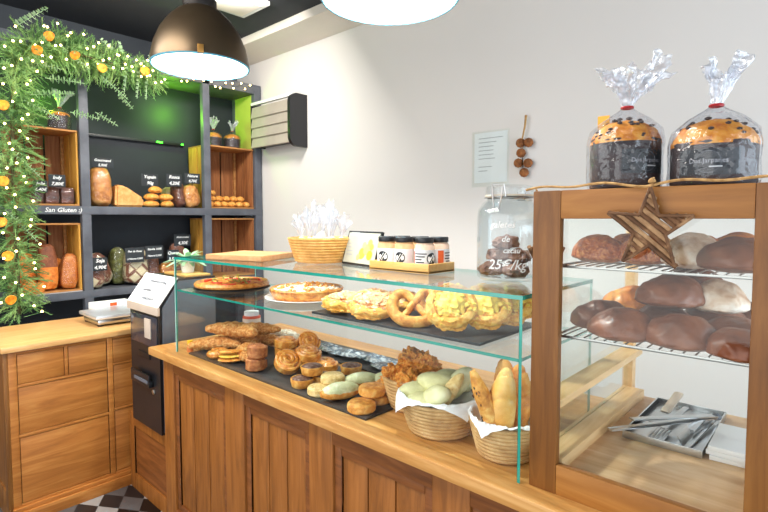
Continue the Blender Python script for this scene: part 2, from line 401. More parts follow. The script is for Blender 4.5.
# black payment machine
t = thing('payment_machine', 'black upright cash machine with a sloping white notice on top', 'machine', (-2.62, 1.2, .43))
prof = [(1.06, .43), (1.06, 1.07), (1.155, 1.20), (1.36, 1.20), (1.36, .43)]
def extr_x(mb, prof, x0, x1, mi=0):
    n = len(prof)
    mb.add([(x0, y, z) for y, z in prof] + [(x1, y, z) for y, z in prof],
           [tuple(range(n)), tuple(range(2 * n - 1, n - 1, -1))] + [(i, i + n, (i + 1) % n + n, (i + 1) % n) for i in range(n)], None, mi)
    return mb
part('housing', extr_x(MB(), prof, -2.80, -2.452), M_black, t, smooth=False)
part('side_cover', extr_x(MB(), [(1.075, .44), (1.075, 1.06), (1.16, 1.19), (1.355, 1.19), (1.355, .44)], -2.452, -2.444), M_grey, t, smooth=False)
sl = part('notice', extr_x(MB(), [(1.052, 1.066), (1.05, 1.07), (1.15, 1.208), (1.156, 1.206)], -2.806, -2.44), M_white, t, smooth=False)
yd = Vector((0, .1, .138)).normalized()
def scribble(name, org, xd, yd, w, h, mat, parent, seed=0, thick=.0022):
    """one line of illegible handwriting: a pen stroke lying on the paper"""
    r_ = random.Random(seed); xd = Vector(xd).normalized(); yd = Vector(yd).normalized(); nd = xd.cross(yd)
    pts = []; n = int(w / h * 7)
    for i in range(n + 1):
        pts.append(Vector(org) + xd * (-w / 2 + w * i / n + h * .25 * math.sin(i * 2.1)) + yd * (h * .5 * math.sin(i * 1.57 + r_.uniform(-.5, .5)) * r_.uniform(.5, 1)) + nd * .0006)
    return part(name, MB().sweep(pts, rrect(thick, .001), up=nd), mat, parent)
for i, (u, w, x_) in enumerate(((.78, .2, -2.60), (.47, .1, -2.66), (.2, .13, -2.60))):
    scribble('handwriting', Vector((x_, 1.0478, 1.068)) + yd * (.17 * u), (1, 0, 0), yd, w, .018, M_ink, sl, i)
part('front_lip', MB().box(-2.806, -2.44, 1.046, 1.06, 1.028, 1.068, .002), M_beige, t)
sc_ = part('screen', MB().box(-2.78, -2.47, 1.054, 1.062, .86, 1.015, .004), flat('screen_glass', (58, 58, 66), .1, var=.1), t)
part('card_reader', MB().box(-2.60, -2.53, 1.048, 1.056, .90, 1.0, .003), M_beige, sc_)
part('label_plate', MB().box(-2.70, -2.56, 1.054, 1.062, .79, .82, .002), M_lampmetal, t)
tr = part('coin_tray', MB().box(-2.75, -2.53, 1.035, 1.06, .655, .69, .004).box(-2.75, -2.53, 1.035, 1.043, .685, .72, .003), M_black, t)
part('tray_lip', MB().box(-2.70, -2.54, 1.031, 1.0365, .675, .692, .002), M_grey, tr)
q = aty(154, 392, 1.06)
part('lock', MB().disc(.013, 0, .006, 16, rotT((q.x, 1.06, q.z), R(90))), M_steel, t)
solo('paper_tray', MB().box(-2.72, -2.47, 1.21, 1.345, 1.201, 1.213, .003), M_traywood, 'thin wooden tray lying on top of the payment machine', 'tray')

# platform scale on the left counter, with a paper behind
p = atz(108, 321, .885); sx, sy = p.x - .13, p.y
s0 = atz(88, 317, .885)
t = thing('platform_scale', 'flat silver platform scale on the left drawer counter', 'scale', (-3.235, 1.115, .885))
part('base', MB().box(-3.36, -3.11, 1.0, 1.235, .893, .925, .012), M_steel, t)
part('weighing_plate', MB().box(-3.385, -3.085, .985, 1.245, .928, .950, .007), flat('scale_plate', (214, 220, 226), .3, .6), t)
for a in ((-3.34, 1.02), (-3.13, 1.02), (-3.34, 1.21), (-3.13, 1.21)):
    part('foot', MB().disc(.016, 0, .009, 12, rotT((a[0], a[1], .885))), M_black, t)
t = thing('paper_box', 'white box with a small orange label behind the silver scale', 'box', (-3.47, 1.15, .885))
part('box_body', MB().box(-3.52, -3.41, 1.08, 1.30, .885, .972, .004), M_white, t)
part('label', MB().box(-3.4105, -3.4085, 1.17, 1.21, .950, .970), M_orange, t)

# ------------------------------------------------------------------ main counter
t = thing('shop_counter', 'long wooden shop counter with recessed boarded panels, carrying the glass display', 'counter', (-1.0, 1.35, 0))
part('worktop', MB().box(-2.392, .45, .98, 1.73, .865, .9, .005), M_top, t)
part('carcass', MB().box(-2.322, .40, 1.045, 1.70, 0, .865), M_pan_z, t)
panels = [(-2.23, -1.785), (-1.65, -1.265), (-1.15, -.765), (-.65, -.265), (-.15, .235)]
st = [-2.33] + [v for p_ in panels for v in p_] + [.41]
for i in range(0, len(st), 2):
    part('stile', MB().box(st[i], st[i + 1], 1.022, 1.045, .0, .865, .003), M_pan_z, t)
for (a, b_) in panels:
    part('top_rail', MB().box(a, b_, 1.022, 1.045, .80, .865, .003), M_pan_x, t)
    part('bottom_rail', MB().box(a, b_, 1.022, 1.045, 0, .16, .003), M_pan_x, t)
    mo = MB()
    for (x0, x1, z0, z1) in ((a, a + .03, .16, .80), (b_ - .03, b_, .16, .80), (a + .03, b_ - .03, .77, .80), (a + .03, b_ - .03, .16, .19)): mo.box(x0, x1, 1.030, 1.046, z0, z1, .005)
    pn = MB(); w = (b_ - a - .06) / 3
    for k in range(3): pn.box(a + .03 + k * w + .002, a + .03 + (k + 1) * w - .002, 1.038, 1.047, .19, .77, .0035)
    pp = part('boarded_panel', pn, M_pan_z, t); part('moulding', mo, M_pan_x, pp)

# ------------------------------------------------------------------ glass display on the counter
GX0, GX1, GY0, GY1, GZ = -2.213, -.523, 1.03, 1.45, 1.329
def pane(name, parent, b, edges):
    x0, x1, y0, y1, z0, z1 = b
    mb = MB().box(*b)
    mb.bm.faces.ensure_lookup_table()
    dims = [x1 - x0, y1 - y0, z1 - z0]; thin = dims.index(min(dims))
    for f in mb.bm.faces:
        f.normal_update()
        ax = max(range(3), key=lambda i: abs(f.normal[i]))
        f.material_index = 0 if ax == thin else (0 if f.normal.z < -.5 else 2 if f.normal.y > .5 else edges)
    return part(name, mb, [M_glass, M_teal, M_teald], parent, smooth=False)
t = thing('glass_display', 'open backed glass pastry display with one glass shelf on the wooden counter', 'display case', (-1.37, 1.24, .9))
pane('front_pane', t, (GX0 + .008, GX1 - .008, GY0, GY0 + .007, .9, 1.319), 1)
pane('side_pane', t, (GX0, GX0 + .007, GY0, GY1, .9, 1.319), 2)
pane('side_pane', t, (GX1 - .007, GX1, GY0, GY1, .9, 1.319), 1)
pane('top_pane', t, (GX0, GX1, GY0, GY1, 1.319, GZ), 1)
pane('shelf_pane', t, (GX0 + .009, GX1 - .009, GY0 + .009, GY1 - .01, 1.175, 1.183), 1)

# ------------------------------------------------------------------ wooden bun cabinet at the right
CX0, CX1, CY0, CY1, CZ = -.507, -.05, 1.04, 1.72, 1.56
t = thing('bun_cabinet', 'wooden framed cabinet with two wire racks of buns, at the right end of the counter', 'cabinet', (-.28, 1.38, .9))
for (x, y) in ((CX0, CY0), (CX1 - .062, CY0), (CX0, CY1 - .04), (CX1 - .04, CY1 - .04)):
    w = .062 if y == CY0 else .03
    part('post', MB().box(x, x + w, y, y + (.020 if y == CY0 else .035), .9, CZ, .003), M_cab_z if y == CY0 else M_slat, t)
part('top_rail', MB().box(CX0 + .062, CX1 - .062, CY0 + .001, CY0 + .019, 1.5, CZ, .002), M_cab_x, t)
part('bottom_rail', MB().box(CX0 + .062, CX1 - .062, CY0 + .001, CY0 + .019, .9, .966, .002), M_cab_x, t)
part('back_rail', MB().box(CX0 + .03, CX1 - .04, CY1 - .035, CY1 - .005, 1.51, CZ, .002), M_slat, t)
for x in (CX0, CX1 - .062):
    part('side_slat', MB().box(x + .004, x + .058, CY0 + .025, CY1 - .04, 1.082, 1.10, .002), M_slat, t)
    part('side_slat', MB().box(x + .004, x + .066, CY0 + .025, CY1 - .04, .94, .972, .002), M_slat, t)
    part('side_slat', MB().box(x + .004, x + .05, CY0 + .025, CY1 - .04, 1.51, CZ, .002), M_slat, t)
part('floor_board', MB().box(CX0 + .05, CX1 - .05, CY0 + .04, CY1 - .02, .925, .945, .002), wood('cabinet_floor', (196, 152, 108), (214, 176, 134), (228, 196, 158), 'x'), t)
part('top_board', MB().box(CX0 + .03, CX1 - .03, CY0 + .04, CY1 - .02, 1.548, 1.562, .002), M_cab_x, t)
for z in (1.395, 1.239):
    w_ = MB(); x0, x1, y0, y1 = CX0 + .035, CX1 - .035, CY0 + .05, CY1 - .05
    w_.tube([(x0, y0, z), (x1, y0, z), (x1, y1, z), (x0, y1, z)], .0032, 6, closed=True)
    for y in (y0 + .2, y0 + .4): w_.tube([(x0, y, z - .004), (x1, y, z - .004)], .0022, 5)
    x = x0 + .02
    while x < x1 - .005:
        w_.tube([(x, y0, z + .003), (x, y1, z + .003)], .0016, 5); x += .021
    part('wire_rack', w_, M_wire, t)
part('side_glass', MB().box(CX0 + .014, CX0 + .017, CY0 + .025, CY1 - .04, .972, 1.51), M_glass, t, smooth=False)
part('front_glass', MB().box(CX0 + .062, CX1 - .062, CY0 + .021, CY0 + .024, .966, 1.5), M_glass, t, smooth=False)

# twine along the cabinet top, with two twig stars hanging from it
pts = []
for i in range(33):
    u = i / 32; x = CX0 - .015 + u * (CX1 - CX0 + .03)
    pts.append((x, CY0 - .004 + .004 * math.sin(9 * u), 1.563 + .006 * abs(math.sin(u * PI * 2)) + .003 * math.sin(23 * u)))
kn = aty(650, 184, 1.035)
tw = MB().tube(pts, .0028, 6)
twine = solo('twine', tw, M_twine, 'thin jute twine laid along the top front edge of the wooden cabinet', 'twine')
STAR = [(0, 1), (.2, .3), (.95, .3), (.36, -.16), (.58, -.92), (0, -.42), (-.6, -.85), (-.36, -.12), (-.98, .38), (-.24, .32)]
def inside(x, y):
    c = False; n = len(STAR)
    for i in range(n):
        (x1, y1), (x2, y2) = STAR[i], STAR[(i + 1) % n]
        if (y1 > y) != (y2 > y) and x < (x2 - x1) * (y - y1) / (y2 - y1) + x1: c = not c
    return c
def twig_star(origin, ux, label, rad, hang):
    t = thing('twig_star', label, 'star ornament', origin)
    ux = Vector(ux); uz = Vector((0, 0, 1)); nn = ux.cross(uz)
    P = lambda x, y, d=0: Vector(origin) + ux * (x * rad) + uz * (y * rad) + nn * d
    ang = R(-40); dx, dy = math.cos(ang), math.sin(ang)
    tn = 0
    for i in range(10):
        (xa, ya), (xb, yb) = STAR[i], STAR[(i + 1) % 10]
        e_ = .93
        part('twig', MB().tube([P(xa * e_, ya * e_, .003), P((xa + xb) / 2 * e_ + .01, (ya + yb) / 2 * e_, .004), P(xb * e_, yb * e_, .003)], .0032, 6, up=nn), M_twig, t)
    k = -.95
    while k < 1.0:
        ox, oy = -dy * k, dx * k
        seg = None; ss = []
        for i in range(-160, 161):
            u = i / 100; x, y = ox + dx * u, oy + dy * u
            if inside(x, y): seg = [u, u] if seg is None else [seg[0], u]
            elif seg: ss.append(seg); seg = None
        for sg in ss:
            if sg[1] - sg[0] < .10: continue
            n = 5; pp = [P(ox + dx * (sg[0] + (sg[1] - sg[0]) * i / n) + rnd.uniform(-.008, .008), oy + dy * (sg[0] + (sg[1] - sg[0]) * i / n) + rnd.uniform(-.008, .008), rnd.uniform(-.0015, .0015)) for i in range(n + 1)]
            tn += 1; part('twig', MB().tube(pp, rnd.uniform(.0040, .0054), 7, up=nn), M_twigl if tn % 2 else M_twig, t)
        k += .108
    part('hanging_loop', MB().tube([P(0, .9), P(.04, 1.15, -.004), Vector(hang)], .002, 5).blob(.007, .006, .008, sub=2, T=Matrix.Translation(P(.02, 1.02))), M_twine, t)
    return t
c = aty(650, 228, 1.028)
twig_star((c.x, 1.026, c.z), (1, 0, 0), 'star of bundled twigs hanging in front of the bun cabinet', .081, (kn.x, 1.033, 1.566))
twig_star((-.516, 1.135, 1.40), (0, 1, 0), 'twig star seen edge on, between the biscuit jar and the cabinet post', .10, (-.515, 1.07, 1.566))
# ------------------------------------------------------------------ shapes of baked things
def face(p): return math.atan2(-p[0], p[1])
def spiral_roll(turns, r1, h, w, seed=0, a0=0):
    pts = []; n = int(turns * 22)
    for i in range(n + 1):
        u = i / n; a = a0 + u * turns * 2 * PI; r = .004 + (r1 - .5 * w - .004) * u
        pts.append((r * math.cos(a), r * math.sin(a), h / 2 + (.22 * h) * (1 - u) ** .7 + .0015 * noise.noise(Vector((a, seed, 0)))))
    return MB().sweep(pts, rrect(w * .96, h, .6), sc=lambda u: min(1, .5 + u * 4) if u < .9 else 1 - (u - .9) * 3)
def round_bun(rx, ry, rz, seed=0, amp=.06, flat=.25): return MB().blob(rx, ry, rz, amp, 1.8, seed, flat, 5)
def tart(r, h): 
    return MB().lathe([(0, 0), (r * .84, 0), (r * .9, .003), (r, h * .8), (r * .985, h), (r * .93, h), (r * .9, h * .86), (0, h * .86)], 32, rip=lambda a, i: .012 * math.sin(18 * a) if i > 2 and i < 6 else 0)
def cookie(r, h, seed=0): return MB().lathe([(0, 0), (r * .88, 0), (r * .98, h * .16), (r, h * .5), (r * .97, h * .82), (r * .84, h), (r * .4, h * 1.05), (0, h * 1.03)], 36, rip=lambda a, i: .05 * noise.noise(Vector((2.2 * math.cos(a), 2.2 * math.sin(a), seed + i * .15))))
def pretzel_pts(s):
    P = [(0, -.25), (.35, -.62), (.8, -.55), (1.0, 0), (.75, .6), (.35, .75), (0, .35), (-.3, -.1), (-.62, -.42)]
    L = [(-x, y) for x, y in P][::-1]
    # one rope: left tip over the twist, round both lobes, right tip
    seq = [(-.5, -.52), (-.22, -.18), (.02, .18), (.32, .62), (.7, .68), (.98, .25), (.95, -.3), (.55, -.74), (0, -.86), (-.55, -.74), (-.95, -.3), (-.98, .25), (-.7, .68), (-.32, .62), (-.02, .18), (.22, -.18), (.5, -.52)]
    out = []
    n = len(seq)
    for i in range(n - 1):
        p0, p1, p2, p3 = [Vector(seq[min(max(j, 0), n - 1)]) for j in (i - 1, i, i + 1, i + 2)]
        for k in range(5):
            u = k / 5
            q = .5 * ((2 * p1) + (p2 - p0) * u + (2 * p0 - 5 * p1 + 4 * p2 - p3) * u * u + (3 * p1 - p0 - 3 * p2 + p3) * u ** 3)
            out.append((q.x * s, q.y * s, 0))
    out.append((seq[-1][0] * s, seq[-1][1] * s, 0))
    m = len(out)
    return [(x, y, .21 * s + (.12 * s if i < m * .2 and i > m * .05 else 0)) for i, (x, y, z) in enumerate(out)]
def pretzel(s): return MB().sweep(pretzel_pts(s), circ(.22 * s, 10), sc=lambda u: .55 + .6 * math.sin(PI * u))
def long_pastry(L, r, bend=.15, twist=0, seed=0, ridg=0, nseg=30):
    pts = [(L * (u - .5), bend * L * (1 - (2 * u - 1) ** 2), r * .8) for u in [i / nseg for i in range(nseg + 1)]]
    return MB().sweep(pts, [(r * math.cos(2 * PI * q / 14), .8 * r * math.sin(2 * PI * q / 14)) for q in range(14)],
                      sc=lambda u: max(.12, (math.sin(PI * (.04 + .92 * u))) ** .55) * (1 + ridg * math.sin(u * 44) + .06 * noise.noise(Vector((u * 6, seed, 0)))))
def crumbs(r, n, seed, h=.006, size=.006):
    mb = MB(); q = random.Random(seed)
    for i in range(n):
        a = q.uniform(0, 2 * PI); d = r * math.sqrt(q.random()); s = size * q.uniform(.5, 1.3)
        mb.blob(s, s * q.uniform(.6, 1), s * .8, .2, 2, i, .6, 1, T=rotT((d * math.cos(a), d * math.sin(a), h * (1 - (d / r) ** 2 * .35))))
    return mb
def loaf(lx, ly, lz, seed=0, slash=0, amp=.05):
    return MB().blob(lx, ly, lz, amp, 1.6, seed, .35, 4, fn=lambda d: (1 + .10 * (abs(d.x) ** 3 + abs(d.y) ** 3)) * (1 - (slash * max(0, math.sin(d.x * 9 + d.y * 3)) ** 6 if d.z > .1 else 0)))
def banneton(r0, r1, h, coils=9):
    prof = [(0, 0), (r0 * .8, 0)]
    for i in range(coils * 6 + 1):
        u = i / (coils * 6); rr = r0 + (r1 - r0) * u ** .85
        prof.append((rr + .0028 * abs(math.sin(u * coils * PI)), .003 + u * (h - .004)))
    prof += [(r1 + .001, h), (r1 - .006, h + .001), (r1 - .010, h - .003)]
    prof += [(r0 + (r1 - r0) * u - .010, .008 + u * (h - .01)) for u in (.9, .6, .3, .05)] + [(0, .008)]
    return MB().lathe(prof, 44)
def napkin(r, z, seed, rz, c):
    """a square of crumpled paper pressed into a basket, its corners folding out over the rim"""
    mb = MB(); n = 26; verts = []; faces = []; L = 1.12 * r
    for i in range(n + 1):
        for j in range(n + 1):
            x, y = (2 * i / n - 1) * L, (2 * j / n - 1) * L; rho = math.hypot(x, y)
            if rho <= r * .93: zz = z - .04 * (1 - (rho / (r * .93)) ** 2)
            else: zz = z + .012 * min(1, (rho - r * .93) / (.07 * r)) - .75 * max(0, rho - r * 1.08)
            k = 1 if rho < r * 1.12 else (r * 1.12 + (rho - r * 1.12) * .35) / rho
            w = .007 if rho < r * .9 else .0045
            zz += w * noise.noise(Vector((x * 55, y * 55, seed))) + .5 * w * noise.noise(Vector((x * 110, y * 110, seed)))
            verts.append((x * k, y * k, zz))
    for i in range(n):
        for j in range(n): faces.append((i * (n + 1) + j, (i + 1) * (n + 1) + j, (i + 1) * (n + 1) + j + 1, i * (n + 1) + j + 1))
    mb.add(verts, faces, rotT((c.x, c.y, 0), 0, 0, rz)); return mb

WT = .9; Z1 = .908; ZS = 1.183; ZT = 1.191; ZG = 1.329
# trays
solo('slate_tray', MB().box(-2.13, -1.03, 1.048, 1.36, .9, .908, .002), M_slate, 'long black slate tray on the worktop under the rolls and tarts', 'tray')
solo('slate_tray', MB().box(-1.95, -1.26, 1.40, 1.60, .9, .906, .002), M_slate, 'black slate tray at the back of the worktop under the wrapped packets', 'tray')
solo('slate_tray', MB().box(-1.31, -.66, 1.075, 1.40, ZS, ZT, .002), M_slate, 'black tray on the glass shelf under the cheese pastries and pretzels', 'tray')
pz = Vector((-2.035, 1.214, ZS))
solo('pizza_tray', MB().lathe([(0, 0), (.15, 0), (.168, .010), (.165, .012), (.149, .004), (0, .004)], 40, rotT(pz)), M_slate, 'round dark tray under the vegetable pizza on the glass shelf', 'tray')

# pizza
t = thing('pizza', 'round flat vegetable pizza at the left end of the glass shelf', 'pizza', pz + Vector((0, 0, .005)))
part('crust', MB().lathe([(0, 0.008), (.145, 0.008), (.163, .014), (.166, .022), (.158, .033), (.146, .028), (.14, .02), (0, .02)], 44, rip=lambda a, i: .03 * noise.noise(Vector((3 * math.cos(a), 3 * math.sin(a), 1)))), B_glaze, t, False)
part('topping', MB().lathe([(0, .016), (.138, .016), (.141, .024), (.10, .030), (0, .032)], 40, rip=lambda a, i: .05 * noise.noise(Vector((4 * math.cos(a), 4 * math.sin(a), 3)))), B_tomato, t, False)
hb = MB()
for k in range(26):
    a = rnd.uniform(0, 2 * PI); d = .11 * math.sqrt(rnd.random())
    pp = [Vector((d * math.cos(a), d * math.sin(a), .028)) + Vector((rnd.uniform(-.03, .03), rnd.uniform(-.03, .03), rnd.uniform(0, .024))) * j for j in (0, .5, 1)]
    hb.sweep(pp, rrect(.009, .003))
g = part('greens', hb, B_herb, t, False); g['kind'] = 'stuff'
for k, (a, d) in enumerate(((.3, .06), (1.4, .10), (2.6, .05), (3.7, .1), (4.8, .07), (5.6, .12))):
    part('pepper_strip', MB().tube([(d * math.cos(a) + .03 * math.cos(a + u), d * math.sin(a) + .03 * math.sin(a + u), .031) for u in (-1, -.4, .2, .8, 1.4)], .006, 7), [flat('pepper_red', (214, 60, 34), .35) if 'pepper_red' not in MATS else MATS['pepper_red']], t, False)

# apple tart on a white plate
pt = atz(309, 298, ZS); pt = Vector((-1.55, 1.25, ZS))
solo('plate', MB().lathe([(0, 0), (.10, 0), (.15, .008), (.163, .014), (.162, .017), (.146, .012), (.1, .005), (0, .005)], 44, rotT(pt)), M_porcelain, 'white plate under the sugared tart on the glass shelf', 'plate')
t = thing('fruit_tart', 'large round sugared tart on a white plate on the glass shelf', 'tart', pt + Vector((0, 0, .0095)))
part('crust', MB().lathe([(0, 0), (.125, 0), (.138, .02), (.143, .036), (.139, .042), (.128, .038), (.123, .026), (0, .026)], 44, rip=lambda a, i: .014 * noise.noise(Vector((9 * math.cos(a), 9 * math.sin(a), 1)))), B_glaze, t, False)
part('filling', MB().blob(.124, .124, .022, .2, 3.5, 3, .1, 4, T=rotT((0, 0, .027))), B_sugar, t, False)
part('crumble', crumbs(.128, 90, 4, .047, .009), B_glaze, t, False)['kind'] = 'stuff'

# cheese and ham pastries on the black tray
def ring(r, tr, seed, z):
    n = 40; pts = []
    for i in range(n):
        a = 2 * PI * i / n; rr = r * (1 + .07 * noise.noise(Vector((2 * math.cos(a), 2 * math.sin(a), seed))))
        pts.append((rr * math.cos(a), rr * math.sin(a), z + .15 * tr * math.sin(3 * a + seed)))
    mb = MB().sweep(pts, circ(tr, 10), closed=True)
    for v in mb.bm.verts: v.co += Vector((0, 0, 1)) * tr * .35 * noise.noise(v.co * 55 + Vector((seed, 0, 0))) + Vector((v.co.x, v.co.y, 0)).normalized() * tr * .35 * noise.noise(v.co * 60 + Vector((0, seed, 0)))
    return mb
def savoury(name, cat, r, h, seed, m1, m2):
    base = MB().blob(r * .98, r * .98, h * .7, .14, 4.5, seed, .5, 5)
    o = proto(name, base, m1, cat, [('crust_ring', ring(r * .78, r * .23, seed, h * .62), m1), ('filling', MB().blob(r * .60, r * .60, h * .55, .35, 3.6, seed, .2, 4, T=rotT((0, 0, h * .72))), m2), ('crumble', crumbs(r * .95, 70, seed, h * 1.12, .0065), m2)])
    o.children[2]['kind'] = 'stuff'
    return o
hamP = savoury('cheese_pastry', 'pastry', .062, .042, 2, B_yell, B_ham)
for i, (x, y, rx, lb) in enumerate(((-1.225, 1.155, .1, 'ham and cheese pastry at the front left corner of the black upper tray'),
                                (-1.09, 1.14, .28, 'ham and cheese pastry with pink ham beside the front pretzel'),
                                (-1.24, 1.30, .0, 'cheese pastry at the back left corner of the black upper tray'),
                                (-1.10, 1.285, .12, 'browned cheese pastry behind the pink ham pastry'))):
    place(hamP, (x, y, ZT + .001 + .06 * math.sin(rx)), (rx, 0, face((x, y))), lb, 'cheese pastries on the black upper tray', (1.3, 1.3, 1.0))
pr = proto('pretzel', pretzel(.068), B_gold, 'pretzel')
for x, y, rx, lb in ((-.93, 1.155, .72, 'golden pretzel leaning at the front of the black upper tray'), (-.965, 1.335, .45, 'golden pretzel at the back of the black upper tray')):
    place(pr, (x, y, ZT + .001 + .062 * math.sin(rx)), (rx, 0, face((x, y))), lb, 'pretzels on the black upper tray')
dn = savoury('custard_danish', 'pastry', .07, .04, 5, B_yell, B_cust)
for x, y, rx, lb in ((-.795, 1.145, .85, 'round custard filled danish leaning forward at the front of the upper tray'), (-.735, 1.225, .8, 'crumbly danish leaning behind the custard filled one'), (-.71, 1.315, .8, 'rearmost crumbly danish on the right end of the upper tray')):
    place(dn, (x, y, ZT + .001 + .073 * math.sin(rx)), (rx, 0, face((x, y))), lb, 'danish pastries on the upper tray')

# ------------------------------------------------------------------ lower tray
# left: seeded croissant pastries in a pile
cr = proto('seeded_croissant', long_pastry(.21, .033, .16, seed=1, ridg=.07), B_seed, 'croissant')
SL = [(-2.05, 1.13, Z1, .3, 'seeded croissant lying in front at the left end of the slate tray'), (-2.04, 1.22, Z1, .2, 'seeded croissant at the base of the left pile, second row'),
      (-1.98, 1.31, Z1, .1, 'seeded croissant at the back of the left pile'), (-1.84, 1.19, Z1, 2.0, 'seeded croissant lying crosswise beside the cinnamon roll tower'),
      (-2.0, 1.175, Z1 + .060, -.15, 'large seeded croissant on top of the left pile'), (-1.95, 1.265, Z1 + .060, .45, 'seeded croissant on top of the left pile, behind the largest')]
for i, (x, y, z, rz, lb) in enumerate(SL): place(cr, (x, y, z), (0, 0, rz + .5), lb, 'seeded croissants in the left pile', 1.28 if i == 4 else 1.1)
for i, (x, y, rz, lb) in enumerate(((-1.86, 1.41, .7, 'sugared croissant at the back, left of the wrapped packets'), (-1.98, 1.44, .3, 'sugared croissant at the very back left behind the pile'))):
    if i == 0: su = proto('sugared_croissant', long_pastry(.17, .034, .2, seed=4, ridg=.09), B_sugar, 'croissant')
    place(su, (x, y, .9 + (.008 if i == 0 else .008)), (0, 0, rz), lb, 'sugared croissants at the back')
kn_ = proto('knot_pastry', MB().sweep([(x * 1.0, y, z + .012) for x, y, z in pretzel_pts(.034)], circ(.0145, 9), sc=lambda u: .7 + .4 * math.sin(PI * u)), B_glaze, 'pastry')
for x, y, lb in ((-1.965, 1.095, 'glazed knot pastry at the front of the left pile, beside the turnover'), (-1.88, 1.135, 'glazed knot pastry behind the folded turnover')):
    place(kn_, (x, y, Z1 + .0), (0, 0, face((x, y)) + x * 9), lb, 'glazed knot pastries')
# folded turnover
t = thing('turnover', 'folded half moon turnover with yellow filling in front of the seeded pile', 'pastry', (-1.845, 1.095, Z1 + .002), face((-1.845, 1.095)))
def half(r, z0, z1, th, seed, lift):
    pts = []; mb = MB(); n = 22; verts = []; faces = []
    for i in range(9):
        f = i / 8
        for k in range(n + 1):
            a = PI * k / n
            zz = z0 + th / 2 * math.sqrt(max(0, 1 - f ** 4)) + lift * math.sin(a) * f
            verts.append((r * f * math.cos(a), -r * .8 * f * math.sin(a) + r * .3, zz))
        for k in range(n + 1):
            a = PI * k / n
            zz = z0 - th / 2 * math.sqrt(max(0, 1 - f ** 4)) + lift * math.sin(a) * f
            verts.append((r * f * math.cos(a), -r * .8 * f * math.sin(a) + r * .3, zz))
    m = n + 1
    for i in range(8):
        for k in range(n):
            b0 = i * 2 * m; b1 = (i + 1) * 2 * m
            faces.append((b0 + k, b0 + k + 1, b1 + k + 1, b1 + k)); faces.append((b0 + m + k + 1, b0 + m + k, b1 + m + k, b1 + m + k + 1))
        b0 = i * 2 * m; b1 = (i + 1) * 2 * m
        faces.append((b0, b1, b1 + m, b0 + m)); faces.append((b0 + n, b0 + m + n, b1 + m + n, b1 + n))
    b = 8 * 2 * m
    for k in range(n): faces.append((b + k, b + k + 1, b + m + k + 1, b + m + k))
    mb.add(verts, faces); return mb
part('lower_half', half(.06, .009, 0, .017, 1, .002), B_glaze, t, False)
part('filling', half(.056, .0245, 0, .016, 2, .003), B_cust, t, False)
part('upper_half', half(.06, .041, 0, .018, 3, .008), B_glaze, t, False)

# cinnamon roll tower and golden swirls
cin = proto('cinnamon_roll', spiral_roll(3.0, .046, .046, .0145, 1), B_brown, 'roll')
x, y = -1.69, 1.105
place(cin, (x, y, Z1), (0, 0, 1), 'brown cinnamon roll at the bottom of the two roll tower', 'cinnamon rolls')
place(cin, (x + .002, y + .002, Z1 + .0475), (.04, 0, 3), 'brown cinnamon roll on top of the two roll tower', 'cinnamon rolls')
sw = proto('golden_swirl', spiral_roll(3.0, .05, .036, .0158, 5), B_glaze, 'roll')
for x, y, z, rx, lb in ((-1.78, 1.31, Z1, .0, 'golden swirl at the bottom of the pair behind the cinnamon tower'), (-1.78, 1.308, Z1 + .038, .05, 'golden swirl on top of the pair behind the cinnamon tower'),
                    (-1.745, 1.40, Z1 + .04, .85, 'golden swirl leaning at the back beside the wrapped packets'), (-1.585, 1.165, Z1 + .032, .72, 'golden swirl tilted up to show its coil, right of the cinnamon tower'),
                    (-1.60, 1.275, Z1, .1, 'golden swirl lying flat behind the tilted coil'), (-1.50, 1.285, Z1, .1, 'golden swirl lying flat beside the chocolate tarts'), (-1.56, 1.25, Z1 + .043, .25, 'golden swirl lying on the two flat swirls')):
    place(sw, (x + .01, y, z), (rx, 0, face((x, y)) + .3), lb, 'golden swirls on the slate tray', (1.14, 1.14, 1.0))
# chocolate tarts
ct = proto('chocolate_tart', tart(.042, .03), B_gold, 'tart', [('chocolate_top', MB().blob(.0375, .0375, .012, .04, 3, 2, .1, 3, T=rotT((0, 0, .024))), B_choc)])
for x, y, z, lb in ((-1.40, 1.105, Z1, 'chocolate topped tart at the front of the slate tray'), (-1.375, 1.18, Z1 + .0, 'chocolate topped tart behind the front one'), (-1.44, 1.14, Z1 + .038, 'chocolate topped tart standing on two others'),
                (-1.385, 1.33, Z1, 'rearmost chocolate topped tart, near the wrapped packets')):
    if z > Z1: x, y = -1.39, 1.142
    place(ct, (x, y, z), (0, 0, rnd.uniform(0, 6)), lb, 'chocolate topped tarts')
# pale almond cookies
ck_ = proto('pale_cookie', cookie(.043, .027, 3), B_pale, 'cookie')
for x, y, z, lb in ((-1.295, 1.095, Z1, 'pale cookie lying at the front edge between tart and green pastry'), (-1.305, 1.185, Z1, 'pale cookie lying behind the front one'), (-1.29, 1.15, Z1 + .0285, 'pale cookie lying on top of two others')):
    place(ck_, (x, y, z), (0, 0, rnd.uniform(0, 6)), lb, 'pale cookies')
